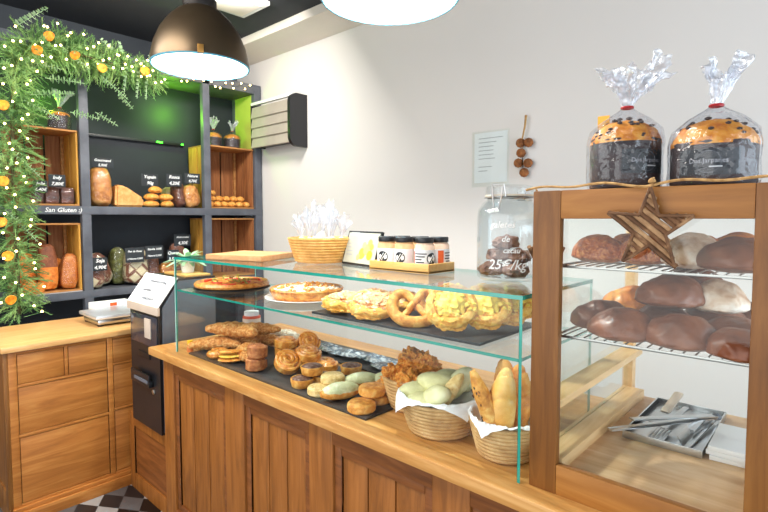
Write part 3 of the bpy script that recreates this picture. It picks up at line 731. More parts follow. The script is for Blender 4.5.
# pistachio iced eclairs
ec = proto('green_eclair', long_pastry(.135, .032, .03, seed=2), B_gold, 'eclair', [('pistachio_icing', MB().sweep([(.122 * (u - .5), .03 * .135 * (1 - (2 * u - 1) ** 2), .030) for u in [i / 20 for i in range(21)]], [(.0315 * math.cos(2 * PI * q / 14), .0275 * math.sin(2 * PI * q / 14)) for q in range(14)], sc=lambda u: max(.2, math.sin(PI * (.05 + .9 * u)) ** .5) * (1 + .07 * noise.noise(Vector((u * 9, 2, 1))))), B_pist)])
for x, y, z, rz, lb in ((-1.20, 1.105, Z1, 1.15, 'green iced eclair at the front of the slate tray'), (-1.225, 1.225, Z1, 1.0, 'green iced eclair behind the front one'), (-1.16, 1.30, Z1, .8, 'pale iced eclair at the back beside the orange crumb basket')):
    place(ec, (x, y, z), (0, 0, rz), lb, 'iced eclairs')
# glazed golden biscuits at the right end of the tray
gb = proto('golden_biscuit', cookie(.045, .028, 8), B_gold, 'biscuit')
for x, y, z, lb in ((-1.085, 1.085, Z1, 'golden biscuit lying at the front right corner of the slate tray'), (-1.10, 1.175, Z1, 'golden biscuit second from the front right corner'), (-1.085, 1.255, Z1, 'golden biscuit at the back right of the slate tray'),
                (-1.10, 1.15, Z1 + .030, 'golden biscuit lying across the front pair'), (-1.095, 1.225, Z1 + .030, 'topmost golden biscuit at the rear of the right pile')):
    place(gb, (x, y, z), (0, 0, rnd.uniform(0, 6)), lb, 'golden biscuits')
# wrapped packets at the back
def packet(seed):
    q = random.Random(seed); mb = MB(); nx, ny = 14, 10; top = []; bot = []; faces = []
    verts = []
    for s_ in (1, -1):
        for i in range(nx + 1):
            for j in range(ny + 1):
                u, v = i / nx, j / ny; e = (1 - (2 * u - 1) ** 4) * (1 - (2 * v - 1) ** 4)
                zz = .011 + s_ * .010 * e + (.007 * e * noise.noise(Vector((u * 7, v * 6, seed))) if s_ > 0 else 0)
                verts.append(((u - .5) * .14, (v - .5) * .095, zz))
    m = (nx + 1) * (ny + 1)
    for o in (0, m):
        for i in range(nx):
            for j in range(ny): faces.append((o + i * (ny + 1) + j, o + (i + 1) * (ny + 1) + j, o + (i + 1) * (ny + 1) + j + 1, o + i * (ny + 1) + j + 1))
    mb.add(verts, faces); return mb
M_pack = ramp_mat('packet_film', [(.38, (44, 52, 66)), (.5, (120, 138, 158)), (.62, (226, 234, 242))], 34, 4, .22, .6, spec=.8)
pk = [proto('wrapped_packet', packet(k), M_pack, 'packet') for k in range(2)]
for i, (x, y, rz, lb) in enumerate(((-1.87, 1.47, .1, 'dark wrapped packet at the left end of the back tray'), (-1.72, 1.50, -.2, 'dark wrapped packet second from the left on the back tray'), (-1.58, 1.49, .15, 'dark wrapped packet in the middle of the back tray'),
                                (-1.44, 1.51, -.1, 'dark wrapped packet second from the right on the back tray'), (-1.325, 1.485, 1.3, 'dark wrapped packet at the right end, nearest the crumb basket'))):
    place(pk[i % 2], (x, y, .907), (0, 0, rz), lb, 'wrapped packets on the back tray')
# little yellow capped bottle and a red pot
t = thing('small_bottle', 'tiny bottle with yellow cap and orange base in the left corner of the display', 'bottle', (-2.17, 1.075, .9))
part('bottle_body', MB().lathe([(0, 0), (.013, 0), (.014, .004), (.014, .022), (.006, .028), (.006, .034), (0, .034)], 16), flat('bottle_orange', (206, 120, 72), .4), t, False)
part('cap', MB().lathe([(0, .032), (.012, .032), (.012, .05), (0, .051)], 16), flat('cap_yellow', (242, 190, 20), .4), t, False)
t = thing('red_pot', 'small red and orange pot standing at the back left of the worktop', 'pot', (-2.15, 1.385, .9)); t.scale = (1, 1, 1.6)
part('pot_body', MB().lathe([(0, 0), (.04, 0), (.043, .004), (.043, .075), (.038, .078), (0, .078)], 24), flat('pot_red', (226, 98, 72), .5), t, False)
part('label_band', MB().lathe([(.0432, .045), (.0437, .045), (.0437, .07), (.0432, .07)], 24, closed=True), flat('pot_label', (240, 226, 214), .6), t, False)
part('lid', MB().lathe([(0, .078), (.036, .078), (.036, .09), (0, .091)], 24), M_white, t, False)

# ------------------------------------------------------------------ three baskets with breads
def basket(name, label, loc, r0, r1, h, mat=M_rattan, seed=0, lining=True):
    t = thing(name, label, 'basket', loc)
    part('woven_bowl', banneton(r0, r1, h), mat, t, False)
    return t
b1 = Vector((-1.0, 1.235, WT)); basket('bread_basket', 'rattan basket heaped with orange crumb pastries, beside the slate tray', b1, .07, .10, .105)
b2 = Vector((-.835, 1.155, WT)); basket('bread_basket', 'rattan basket of pale green rolls, middle of the three baskets', b2, .088, .118, .10)
b3 = Vector((-.622, 1.142, WT)); basket('bread_basket', 'rattan basket of golden loaves at the right end of the display', b3, .068, .092, .095)
solo('paper_lining', napkin(.110, WT + .099, 2, .35, b2), M_white, 'crumpled white paper lining the basket of pale green rolls', 'paper', smooth=False)
solo('paper_lining', napkin(.085, WT + .094, 6, .75, b3), M_white, 'crumpled white paper lining the basket of golden loaves', 'paper', smooth=False)
# orange crumb pastries
cpz = [proto('crumb_pastry', MB().blob(.045, .04, .045, .4, 3.2, k, .5, 4), B_crumb, 'pastry') for k in (1, 2)]
k = 0
for (dx, dy, dz, lb) in ((-.045, -.045, .075, 'orange crumb pastry at the front left of its basket'), (.03, -.055, .075, 'orange crumb pastry at the front right of its basket'), (.055, .02, .08, 'orange crumb pastry on the right of its basket'),
                     (-.05, .04, .08, 'orange crumb pastry at the back left of its basket'), (.02, .055, .085, 'orange crumb pastry at the back of its basket'), (-.005, -.005, .125, 'topmost orange crumb pastry in the heap'), (.035, .005, .12, 'orange crumb pastry on the right shoulder of the heap')):
    place(cpz[k % 2], b1 + Vector((dx, dy, dz)), (0, 0, k), lb, 'orange crumb pastries', .92); k += 1
# pale green rolls
gr = [proto('pale_green_roll', MB().blob(.062, .034, .034, .04, 1.4, k, .7, 4), B_greenroll, 'roll') for k in (1, 2)]
k = 0
for (dx, dy, dz, rx, ry, rz, lb) in ((-.055, -.03, .075, 0, .1, .9, 'pale green roll at the front left of the basket'), (-.01, -.06, .06, 0, 0, .2, 'pale green roll lowest at the front of the basket'), (.03, -.05, .085, .1, -.5, -.3, 'large pale green roll lying over the front edge of the basket'),
                                 (-.05, .04, .085, 0, .2, .6, 'pale green roll at the back left of the basket'), (-.01, .0, .10, 0, .15, .5, 'pale green roll in the middle of the basket'), (-.01, .07, .095, 0, .3, .7, 'pale green roll behind the others'), (.05, .05, .11, 0, -.9, .5, 'pale green roll standing on end at the back right of the basket')):
    place(gr[k % 2], b2 + Vector((dx, dy, dz)), (rx, ry, rz), lb, 'pale green rolls'); k += 1
# small browned finger roll and seeded breadstick, loaves
fb = proto('finger_roll', MB().blob(.06, .022, .022, .04, 1.5, 4, .8, 4), B_pale, 'roll')
place(fb, b2 + Vector((.06, -.01, .115)), (0, -1.0, .7), 'narrow pale finger roll standing between green rolls and seeded bread', None)
def lie(v): return Vector(v).to_track_quat('X', 'Z').to_euler()
IR = Vector((.738, .674, 0)); IN = Vector((.48, -.88, 0))
sb = long_pastry(.21, .028, .04, seed=8); o = solo('seeded_breadstick', sb, B_gold, 'seed covered bread stick leaning out to the left of the loaf basket', 'bread', recenter=False)
o.location = b3 - IR * .066 + IN * .032 + Vector((0, 0, .118)); o.rotation_euler = lie(-IR * .40 + Vector((0, 0, 1)))
sd = MB(); q = random.Random(3)
for i in range(70):
    a = q.uniform(0, 2 * PI); u = q.uniform(-.07, .07); rr = .0255 * (1 - (u / .09) ** 4)
    sd.blob(.006, .003, .002, .1, 1, i, .8, 1, T=rotT((u, .005 + rr * math.cos(a), .02 + .8 * rr * math.sin(a)), a, 0, q.uniform(-.6, .6)))
se = part('seeds', sd, B_raisin, o, False); se['kind'] = 'stuff'
lf = [proto('golden_loaf', MB().blob(.112, .038, .038, .025, 1.2, k + 3, .85, 5, fn=lambda d: 1 - .07 * max(0, math.sin(d.x * 10 + d.y * 3)) ** 8), m_, 'loaf') for k, m_ in ((0, B_loaf), (1, B_pal))]
place(lf[1], b3 + IR * .022 + IN * .036 + Vector((0, 0, .118)), lie(IR * .12 + Vector((0, 0, 1))), 'smooth golden loaf standing at the front of the loaf basket', 'loaves in the basket')
place(lf[0], b3 - IR * .03 - IN * .035 + Vector((0, 0, .122)), lie(-IR * .1 + Vector((0, 0, 1))), 'browned loaf standing at the back left of the loaf basket', 'loaves in the basket')
place(lf[0], b3 + IR * .046 - IN * .03 + Vector((0, 0, .11)), lie(IR * .1 - IN * .1 + Vector((0, 0, 1))), 'browned loaf at the right of the loaf basket, behind the glass end', 'loaves in the basket')

# ------------------------------------------------------------------ things on top of the glass
A, B_, C_ = Vector((-1.985, 1.058, ZG)), Vector((-1.70, 1.146, ZG)), Vector((-1.81, 1.40, ZG)); D_ = A + C_ - B_
cb = MB(); h_ = Vector((0, 0, .022))
cb.add([A, B_, C_, D_, A + h_, B_ + h_, C_ + h_, D_ + h_], [(3, 2, 1, 0), (4, 5, 6, 7), (0, 1, 5, 4), (1, 2, 6, 5), (2, 3, 7, 6), (3, 0, 4, 7)])
bmesh.ops.bevel(cb.bm, geom=list(cb.bm.edges), offset=.003, segments=2, affect='EDGES')
solo('cutting_board', cb, M_board, 'thick wooden cutting board lying on the left end of the glass top', 'board')
# basket of cellophane bags
bb = Vector((-1.53, 1.31, ZG)); basket('gold_basket', 'golden rattan basket of cellophane bags standing on the glass top', bb, .10, .132, .098, M_rattany)
def frill(mb, base, h, r0, r1, seed, lean=(0, 0), n=26, m=7, k=5, amp=.4):
    q = random.Random(seed); ph = [q.uniform(0, 6) for _ in range(3)]; verts = []; faces = []
    for i in range(m + 1):
        u = i / m
        for j in range(n):
            a = 2 * PI * j / n
            w = 1 + amp * u * (math.sin(k * a + ph[0]) + .6 * math.sin((k + 3) * a + ph[1] + 2 * u))
            r = (r0 + (r1 - r0) * u ** 1.3) * max(.15, w)
            verts.append((base[0] + lean[0] * u + r * math.cos(a), base[1] + lean[1] * u + r * math.sin(a), base[2] + h * u * (1 + .22 * math.sin(2 * a + ph[2]) + .12 * math.sin(5 * a + ph[1]))))
    for i in range(m):
        for j in range(n): faces.append((i * n + j, i * n + (j + 1) % n, (i + 1) * n + (j + 1) % n, (i + 1) * n + j))
    mb.add(verts, faces); return mb
def bag(seed, h):
    body = MB().lathe([(0, 0), (.03, 0), (.036, .02), (.034, .05), (.02, .075), (.006, .088)], 20, rip=lambda a, i: .08 * math.sin(6 * a + seed))
    top = frill(MB(), (0, 0, .087), h, .005, .026, seed)
    return body, top
bgs = []
for k in range(3):
    bo, tp = bag(k, .075 + .02 * k)
    bgs.append(proto('cellophane_bag', bo, flat('bag_filling', (236, 226, 214), .6) if k == 0 else MATS['bag_filling'], 'bag', [('gathered_top', tp, M_filmw)]))
nm = ['front left', 'front right', 'right', 'back right', 'back left', 'left', 'middle']
for k in range(7):
    a = -2.4 + k * 1.05; rr = .07 if k < 6 else 0
    place(bgs[k % 3], bb + Vector((rr * math.cos(a), rr * math.sin(a), .012 if k < 6 else .03)), (rnd.uniform(-.12, .12), rnd.uniform(-.12, .12), k), 'white cellophane bag in the golden basket, at its ' + nm[k], 'cellophane bags in the golden basket', 1.0 if k < 6 else 1.05)
# framed card
t = thing('framed_card', 'black framed picture card leaning back beside the small jars', 'card', (-1.30, 1.30, ZG))
bl = Vector((-1.415, 1.315, ZG + .001)); br = Vector((-1.20, 1.268, ZG + .001))
xd = (br - bl).normalized(); nb = Vector((-xd.y, xd.x, 0)); up = (Vector((0, 0, 1)) * math.cos(.28) + nb * math.sin(.28)).normalized(); nn = xd.cross(up); W_ = (br - bl).length; H_ = .128
def slab(o, w0, w1, h0, h1, d0, d1):
    mb = MB(); P = lambda a, b, d: o + xd * a + up * b - nn * d * -1
    mb.add([P(a, b_, d) for d in (d0, d1) for (a, b_) in ((w0, h0), (w1, h0), (w1, h1), (w0, h1))], [(0, 3, 2, 1), (4, 5, 6, 7), (0, 1, 5, 4), (1, 2, 6, 5), (2, 3, 7, 6), (3, 0, 4, 7)]); return mb
part('frame', slab(bl, 0, W_, 0, H_, -.006, .004), M_black, t, smooth=False)
cd = part('card', slab(bl, .007, W_ - .007, .007, H_ - .007, .004, .005), flat('card_cream', (184, 184, 166), .5, var=.03), t, smooth=False)
for k, (a, b_, r_, c_) in enumerate(((.125, .045, .022, (236, 204, 60)), (.15, .06, .02, (246, 226, 110)), (.175, .04, .018, (224, 196, 40)), (.13, .075, .013, (240, 168, 120)), (.165, .085, .014, (232, 214, 90)), (.105, .03, .012, (240, 160, 110)), (.18, .07, .012, (210, 190, 70)))):
    ct_ = bl + xd * a + up * b_ + nn * (.0052 + .0002 * k)
    mb = MB(); mb.add([ct_ + (xd * math.cos(2 * PI * i / 16) + up * math.sin(2 * PI * i / 16)) * r_ for i in range(16)], [tuple(range(16))])
    part('printed_flower', mb, flat('print_%d' % k, c_, .6), cd, smooth=False)
for k in range(7):
    a0 = .02; w = (.06, .05, .065, .045, .06, .05, .04)[k]; b_ = .12 - .014 * k
    part('printed_line', slab(bl, a0, a0 + w, b_, b_ + .003, .005, .0054), M_inkl, cd, smooth=False)
part('easel_leg', MB().sweep([bl + xd * (W_ / 2) + up * (H_ * .8) - nn * .006, bl + xd * (W_ / 2) + nb * .085 + Vector((0, 0, .003))], rrect(.03, .003), up=xd), M_black, t, smooth=False)
# jars in a pale wooden tray
T0 = (-1.195, -.942, 1.235, 1.375)
t = thing('jar_tray', 'shallow pale wooden tray holding small lidded jars on the glass top', 'tray', (-1.07, 1.30, ZG))
part('tray_base', MB().box(T0[0], T0[1], T0[2], T0[3], ZG, ZG + .006), M_traywood, t)
for a in ((T0[0], T0[1], T0[2], T0[2] + .008), (T0[0], T0[1], T0[3] - .008, T0[3]), (T0[0], T0[0] + .008, T0[2] + .008, T0[3] - .008), (T0[1] - .008, T0[1], T0[2] + .008, T0[3] - .008)):
    part('tray_side', MB().box(a[0], a[1], a[2], a[3], ZG, ZG + .03, .0015), M_traywood, t)
def jar(fill, stripe):
    body = proto('small_jar', MB().lathe([(0, 0), (.029, 0), (.032, .004), (.032, .078), (.026, .087), (.026, .09), (0, .09)], 28), flat('preserve_%s' % fill[0], fill[1], .12, var=.2), 'jar')
    lid = bpy.data.objects.new('lid', MB().lathe([(0, .088), (.0285, .088), (.0295, .09), (.0295, .103), (.028, .105), (0, .105)], 28).mesh('lid', M_black)); C.objects.link(lid); lid.parent = body
    lb = bpy.data.objects.new('label', MB().lathe([(.0322, .010), (.0328, .010), (.0328, .066), (.0322, .066)], 28, closed=True).mesh('label', M_white)); C.objects.link(lb); lb.parent = body
    def patch(name, a0, a1, z0, z1, mat, r=.0332):
        mb = MB(); n = 10
        vs = [((r + e) * math.cos(a0 + (a1 - a0) * i / n), (r + e) * math.sin(a0 + (a1 - a0) * i / n), z) for e in (-.0004, .0002) for z in (z0, z1) for i in range(n + 1)]
        m_ = n + 1
        mb.add(vs, [(2 * m_ + i, 2 * m_ + i + 1, 3 * m_ + i + 1, 3 * m_ + i) for i in range(n)] + [(i, m_ + i, m_ + i + 1, i + 1) for i in range(n)])
        o_ = bpy.data.objects.new(name, mb.mesh(name, mat)); C.objects.link(o_); o_.parent = lb
    if stripe:
        patch('orange_stripe', -PI * .98, -PI * .8, .016, .062, M_orange)
        for k, (a, w) in enumerate(((-.76, .42), (-.74, .34), (-.76, .26), (-.72, .30))): patch('printed_line', a * PI, (a + w) * PI, .052 - .009 * k, .0555 - .009 * k, M_ink)
    r_ = .0334; n = 20
    mb = MB(); ca, cz_ = (-.5 * PI if not stripe else -.16 * PI), .038
    mb.add([(r_ * math.cos(ca), r_ * math.sin(ca), cz_)] + [(r_ * math.cos(ca + .019 / r_ * math.cos(2 * PI * i / n)), r_ * math.sin(ca + .019 / r_ * math.cos(2 * PI * i / n)), cz_ + .019 * math.sin(2 * PI * i / n)) for i in range(n)], [(0, i + 1, (i + 1) % n + 1) for i in range(n)])
    o_ = bpy.data.objects.new('round_emblem', mb.mesh('round_emblem', M_black)); C.objects.link(o_); o_.parent = lb
    for d in (-1, 1):
        mb = MB().tube([(r_ * 1.008 * math.cos(ca + a), r_ * 1.008 * math.sin(ca + a), cz_ + zz) for a, zz in ((-.25 + .12 * d, -.012), (0 + .12 * d, 0), (.25 + .12 * d, .013))], .0012, 4)
        o_ = bpy.data.objects.new('emblem_line', mb.mesh('emblem_line', M_chalk)); C.objects.link(o_); o_.parent = lb
    return body
j1 = jar(('amber', (222, 178, 130)), False); j2 = jar(('rose', (232, 200, 176)), True)
ZJ = ZG + .0065
for j, x, y, rz, lb in ((j1, -1.15, 1.275, .25, 'small jar with round black emblem, next to the framed card'), (j1, -1.073, 1.275, .2, 'small jar with round black emblem, middle of the front row'), (j2, -.992, 1.28, .35, 'small jar with orange striped label at the right end of the tray'),
                    (j1, -1.142, 1.345, 2.4, 'small jar in the back row, on the left behind the emblem jar'), (j1, -1.062, 1.345, 2.2, 'small jar in the back row, middle of the wooden tray'), (j2, -.985, 1.35, 2.0, 'small jar in the back row, behind the orange striped one')):
    place(j, (x, y, ZJ), (0, 0, rz), lb, 'small jars in the pale wooden tray')

# clamp top biscuit jar
jc = Vector((-.685, 1.262, ZG))
t = thing('clamp_jar', 'large clip top glass jar of chocolate biscuits with white price lettering', 'jar', jc)
r = .087
prof = [(0, .004), (r * .86, .004), (r * .97, .012), (r, .03), (r, .175), (r * .97, .195), (r * .82, .215), (r * .70, .222), (r * .70, .232), (r * .66, .232), (r * .66, .22), (r * .78, .21), (r * .93, .19), (r * .955, .17), (r * .955, .03), (r * .9, .014), (0, .012)]
part('glass_body', MB().lathe(prof, 48), M_glassjar, t, False)
part('lid', MB().lathe([(0, .262), (r * .6, .262), (r * .72, .258), (r * .74, .25), (r * .74, .236), (r * .62, .236), (0, .24)], 48), M_glassjar, t, False)
part('rubber_seal', MB().lathe([(r * .64, .232), (r * .75, .232), (r * .75, .236), (r * .64, .236)], 40, closed=True), flat('seal_rubber', (206, 196, 180), .6), t, False)
cl_ = part('wire_clamp', MB().tube([(r * .76 * math.cos(a * PI / 20), r * .76 * math.sin(a * PI / 20), .229) for a in range(40)], .0022, 6, closed=True), M_wire, t, False)
fz = face(jc); T_ = Euler((0, 0, fz - .45)).to_matrix()
q_ = r * .80
part('clamp_lever', MB().tube([T_ @ Vector(v) for v in ((-.014, -q_, .256), (.014, -q_, .256), (.012, -q_ - .004, .225), (.006, -q_ - .006, .196), (.0, -q_ - .007, .19), (-.006, -q_ - .006, .196), (-.012, -q_ - .004, .225))], .0022, 6, closed=True, up=(0, 1, 0)), M_wire, cl_, False)
part('clamp_bow', MB().tube([T_ @ Vector(v) for v in ((-.02, -q_ + .006, .229), (-.017, -q_, .262), (.017, -q_, .262), (.02, -q_ + .006, .229))], .0022, 6, up=(0, 1, 0)), M_wire, cl_, False)
part('hinge', MB().box(-.012, .012, r * .74, r * .84, .222, .25, .003), M_wire, cl_, False)
cf_ = Euler((0, 0, fz)).to_matrix()
def jtext(body, size, z, off=0):
    """white hand lettering bent round the jar"""
    o = text('lettering', body, size, (0, 0, 0), (1, 0, 0), (0, 1, 0), M_chalk, t, False, thick=.0004)
    for v in o.data.vertices:
        a = v.co.x / (r + .001) - PI / 2 + fz + off; y = v.co.y
        v.co = Vector(((r + .0008) * math.cos(a), (r + .0008) * math.sin(a), z + y))
jtext('galetes', .024, .155, -.2); jtext('de', .022, .118, -.1); jtext('cacau', .020, .088, .08); jtext('25€/kg', .036, .05, -.05)
bs = [proto('chocolate_biscuit', MB().blob(.036, .032, .024, .3, 2.4, k, .6, 3), B_cookie, 'biscuit') for k in (1, 2)]
kk = 0
for (dx, dy, z, lb) in ((-.034, -.03, .014, 'chocolate biscuit at the bottom of the jar, front left'), (.036, -.026, .014, 'chocolate biscuit at the bottom of the jar, front right'), (0, .04, .014, 'chocolate biscuit at the bottom of the jar, at the back'),
                    (-.028, .0, .052, 'chocolate biscuit in the second layer in the jar, left'), (.03, .004, .05, 'chocolate biscuit in the second layer in the jar, right'), (-.004, -.008, .088, 'topmost chocolate biscuit in the jar')):
    place(bs[kk % 2], jc + Vector((dx, dy, z)), (0, 0, kk * 1.3), lb, 'chocolate biscuits in the jar', 1.02); kk += 1

# ------------------------------------------------------------------ on top of the cabinet: two panettones in cellophane
def panettone(loc, label, r, hp, hd, lean, seed, rz, stretch=(1, 1), seen=True, sc=1):
    t = thing('wrapped_panettone', label, 'panettone', loc, rz)
    part('paper_case', MB().lathe([(0, 0), (r * .98, 0), (r, .004), (r, hp), (r * .985, hp + .002), (r * .96, hp - .004), (0, hp - .004)], 40), B_paper, t, False)
    cake = part('cake', MB().blob(r * .965, r * .965, hd, .05, 2.5, seed, .02, 4, T=rotT((0, 0, hp - .006)), fn=lambda d: 1 + .05 * (1 - abs(d.z))), B_pan, t, False)
    q = random.Random(seed)
    if seen:
        for k in range(44):
            a = q.uniform(0, 2 * PI); e = q.uniform(.08, 1.35)
            c_ = Vector((r * .965 * math.cos(e) * math.cos(a), r * .965 * math.cos(e) * math.sin(a), hp - .006 + hd * 1.03 * math.sin(e)))
            part('raisin', MB().blob(.0055, .005, .0038, .1, 1, k, .8, 1, T=rotT(c_)), B_raisin, cake, False)
    nz = hp + hd + .022
    w = MB(); prof = [(r * 1.03, .001), (r * 1.07, .01), (r * 1.06, hp * .6), (r * 1.07, hp), (r * .98, hp + hd * .5), (r * .66, hp + hd * .92), (r * .3, hp + hd + .012), (.009, nz)]
    pp = []
    for i in range(len(prof) - 1):
        for u in (0, .5): pp.append((prof[i][0] + (prof[i + 1][0] - prof[i][0]) * u, prof[i][1] + (prof[i + 1][1] - prof[i][1]) * u))
    pp.append(prof[-1]); N = 72; ph = q.uniform(0, 6); verts = []; faces = []
    for i, (rr, z) in enumerate(pp):
        u = i / (len(pp) - 1)
        for k in range(N):
            a = 2 * PI * k / N
            wv = (.018 + .06 * u * u) * (math.sin(9 * a + ph) + .7 * math.sin(14 * a + 2 * ph + 3 * u)) + .035 * noise.noise(Vector((2.4 * math.cos(a), 2.4 * math.sin(a), z * 26 + seed)))
            R_ = rr * (1 + max(wv, -.03 if u < .6 else -.2))
            verts.append((R_ * math.cos(a) + lean[0] * max(0, u - .5) * .4, R_ * math.sin(a) + lean[1] * max(0, u - .5) * .4, z))
    for i in range(len(pp) - 1):
        for k in range(N): faces.append((i * N + k, i * N + (k + 1) % N, (i + 1) * N + (k + 1) % N, (i + 1) * N + k))
    w.add(verts, faces)
    wr = part('cellophane', w, M_film, t, False)
    bx, by = lean[0] * .2, lean[1] * .2
    f = frill(MB(), (bx, by, nz - .002), .075 * stretch[1], .010, .042 * stretch[0], seed, lean, n=110, m=16, k=9, amp=.36)
    for v in f.bm.verts:
        u_ = (v.co.z - nz) / .08; v.co += Vector((noise.noise(v.co * 70 + Vector((seed, 0, 0))), noise.noise(v.co * 70 + Vector((0, seed, 0))), noise.noise(v.co * 60 + Vector((0, 0, seed))))) * .013 * max(0, min(1, u_))
    part('gathered_top', f, M_filmw, wr, False)
    part('tie', MB().tube([(bx + .0105 * math.cos(a * PI / 8), by + .0105 * math.sin(a * PI / 8), nz) for a in range(16)], .003, 6, closed=True), M_red, wr, False)
    return t
r = .070
p1 = Vector((-.352, 1.145, 1.5635)); p2_ = Vector((-.193, 1.150, 1.5635))
a1 = panettone(p1, 'panettone in clear cellophane with a wide loose top, left of two on the cabinet', .0685, .098, .05, (.012, 0), 3, 0, (1.35, 1.0))
a2 = panettone(p2_, 'panettone in cellophane tied with a red band, right of two on the cabinet', .072, .078, .052, (.012, .004), 8, 0, (.72, 1.0))
def wraptext(t, r, body, size, z, a0, mat, thick=0):
    o = text('lettering', body, size, (0, 0, 0), (1, 0, 0), (0, 1, 0), mat, t, False, shear=0, thick=thick)
    for v in o.data.vertices:
        a = v.co.x / r + a0; y = v.co.y
        v.co = Vector((r * math.cos(a), r * math.sin(a), z + y))
for t_, r_, z_, da in ((a1, .0690, .052, .62), (a2, .0725, .04, -.1)):
    loc = Vector(t_.location); a0 = math.atan2(-loc.y, -loc.x) + da
    mb = MB(); n = 16; RR = r_ + .0004
    mb.add([((RR + .0004 * e) * math.cos(a0 + .7 * (2 * i / n - 1)), (RR + .0004 * e) * math.sin(a0 + .7 * (2 * i / n - 1)), z) for e in (0, 1) for z in (z_ - .024, z_ + .024) for i in range(n + 1)],
           [(2 * (n + 1) + i, 2 * (n + 1) + i + 1, 3 * (n + 1) + i + 1, 3 * (n + 1) + i) for i in range(n)])
    lb = part('label', mb, M_sign, t_, False)
    wraptext(lb, RR + .0008, 'Dos.Jarpanes', .012, z_ + .002, a0, M_inkl)
    ri = MB().tube([((RR + .0006) * math.cos(a0 + .02 / RR * math.cos(i * PI / 12)), (RR + .0006) * math.sin(a0 + .02 / RR * math.cos(i * PI / 12)), z_ + .02 * math.sin(i * PI / 12)) for i in range(24)], .0005, 4, closed=True)
    part('ring_emblem', ri, M_ink if False else M_grey, lb, False)
    ba = MB().tube([((RR + .0006) * math.cos(a0 + u), (RR + .0006) * math.sin(a0 + u), z_ - .009) for u in (.02, .12, .22, .3)], .0012, 4)
    part('printed_line', ba, M_chalk, lb, False)
tg = aty(600, 125, 1.21)
solo('gold_card', MB().box(tg.x - .006, tg.x + .02, 1.212, 1.214, 1.5635, tg.z + .02, T=None), flat('gold_paper', (224, 158, 40), .5), 'small golden card standing behind the left panettone', 'card')

# ------------------------------------------------------------------ buns in the cabinet
shp = [round_bun(.085, .072, .066, k, .07, .3) for k in range(3)]
bn = [proto('brown_bun', shp[0], B_bun, 'bun'), proto('brown_bun', shp[1], B_bun, 'bun')]
bsug = proto('sugared_bun', round_bun(.072, .07, .062, 5, .08, .3), B_bunsugar, 'bun')
bgo = proto('golden_bun', shp[2], B_bung, 'bun'); bfl = proto('floured_bun', round_bun(.075, .06, .065, 9, .08, .3), B_flour, 'bun')
U, L_ = 1.400, 1.244
for k, (pb, x, y, z, s_, rz, lb) in enumerate((
    (bsug, -.415, 1.185, U, .80, .2, 'sugar crusted bun at the left end of the upper wire rack'), (bsug, -.322, 1.195, U, .80, 1.3, 'sugar crusted bun partly behind the twig star'), (bsug, -.385, 1.30, U, .8, 2, 'sugar crusted bun in the second row, between the front two'),
    (bfl, -.222, 1.165, U, .84, .9, 'flour dusted bun right of the twig star, upper rack'), (bsug, -.232, 1.29, U, .8, 0, 'sugar crusted bun behind the flour dusted one'), (bgo, -.17, 1.33, U, .8, 1, 'golden bun in the second row of the upper rack, right side'),
    (bn[0], -.145, 1.135, U, .78, .3, 'brown bun at the right end of the upper rack, against the post'),
    (bn[0], -.41, 1.20, L_, .80, .5, 'pointed brown bun at the left end of the lower rack'), (bn[1], -.34, 1.122, L_, .80, .1, 'broad brown bun at the front of the lower rack, second from left'), (bgo, -.385, 1.345, L_, 1.0, .8, 'bright golden bun at the back of the lower rack'),
    (bn[0], -.232, 1.125, L_, .80, 0, 'broad brown bun at the front of the lower rack, under the star'), (bn[1], -.155, 1.19, L_, .74, .7, 'brown bun in the second row at the right of the lower rack'), (bn[1], -.29, 1.235, L_, .8, 1.2, 'brown bun in the second row of the lower rack, middle'),
    (bn[0], -.268, 1.20, L_ + .068, .82, .6, 'brown bun riding on top of the lower heap, under the star'), (bn[1], -.255, 1.31, L_ + .075, .85, .2, 'highest brown bun of the heap on the lower rack'), (bfl, -.19, 1.235, L_ + .062, .8, -.6, 'flour dusted bun on the right flank of the lower heap'),
    (bn[0], -.138, 1.105, L_, .66, 2.2, 'brown bun at the front right of the lower rack, against the post'), (bn[1], -.21, 1.33, L_, .8, .4, 'brown bun at the back of the lower rack, under the heap'), (bn[0], -.465 + .04, 1.47, L_, .7, 0, 'small brown bun in the far row of the lower rack'), (bn[1], -.15, 1.40, L_, .8, 0, 'brown bun at the far right of the lower rack'))):
    place(pb, (x, y, z), (0, 0, rz), lb, 'buns on the upper wire rack' if z == U else 'buns on the lower wire rack', s_)

# ------------------------------------------------------------------ tray with tongs and spatulas, leaflets
ZF = .9455
bl_, br_, fr_, fl_ = Vector((-.395, 1.655, ZF)), Vector((-.222, 1.655, ZF)), Vector((-.232, 1.345, ZF)), Vector((-.40, 1.335, ZF))
t = thing('steel_tray', 'shallow steel tray of serving tools on the cabinet floor', 'tray', ((-.31, 1.5, ZF)))
tb = MB(); tb.box(-.395, -.228, 1.34, 1.655, ZF, ZF + .003)
part('tray_base', tb, M_steel, t)
rm = MB()
for a in ((-.399, -.395, 1.336, 1.659), (-.228, -.224, 1.336, 1.659), (-.395, -.228, 1.336, 1.34), (-.395, -.228, 1.655, 1.659)): rm.box(a[0], a[1], a[2], a[3], ZF, ZF + .018, .001)
part('tray_rim', rm, M_steel, t)
ZR = ZF + .0035
def bar(mb, a, b_, w, h, up=(0, 0, 1)): return mb.sweep([Vector(a), (Vector(a) + Vector(b_)) / 2, Vector(b_)], rrect(w * 1.45, h * 1.5, .4), up=up)
t = thing('cake_slice', 'spatula with a pale slotted handle standing up at the back of the steel tray', 'spatula', (-.345, 1.5, ZR))
part('blade', bar(MB(), (-.352, 1.47, ZR + .004), (-.352, 1.545, ZR + .012), .03, .002), M_steel, t)
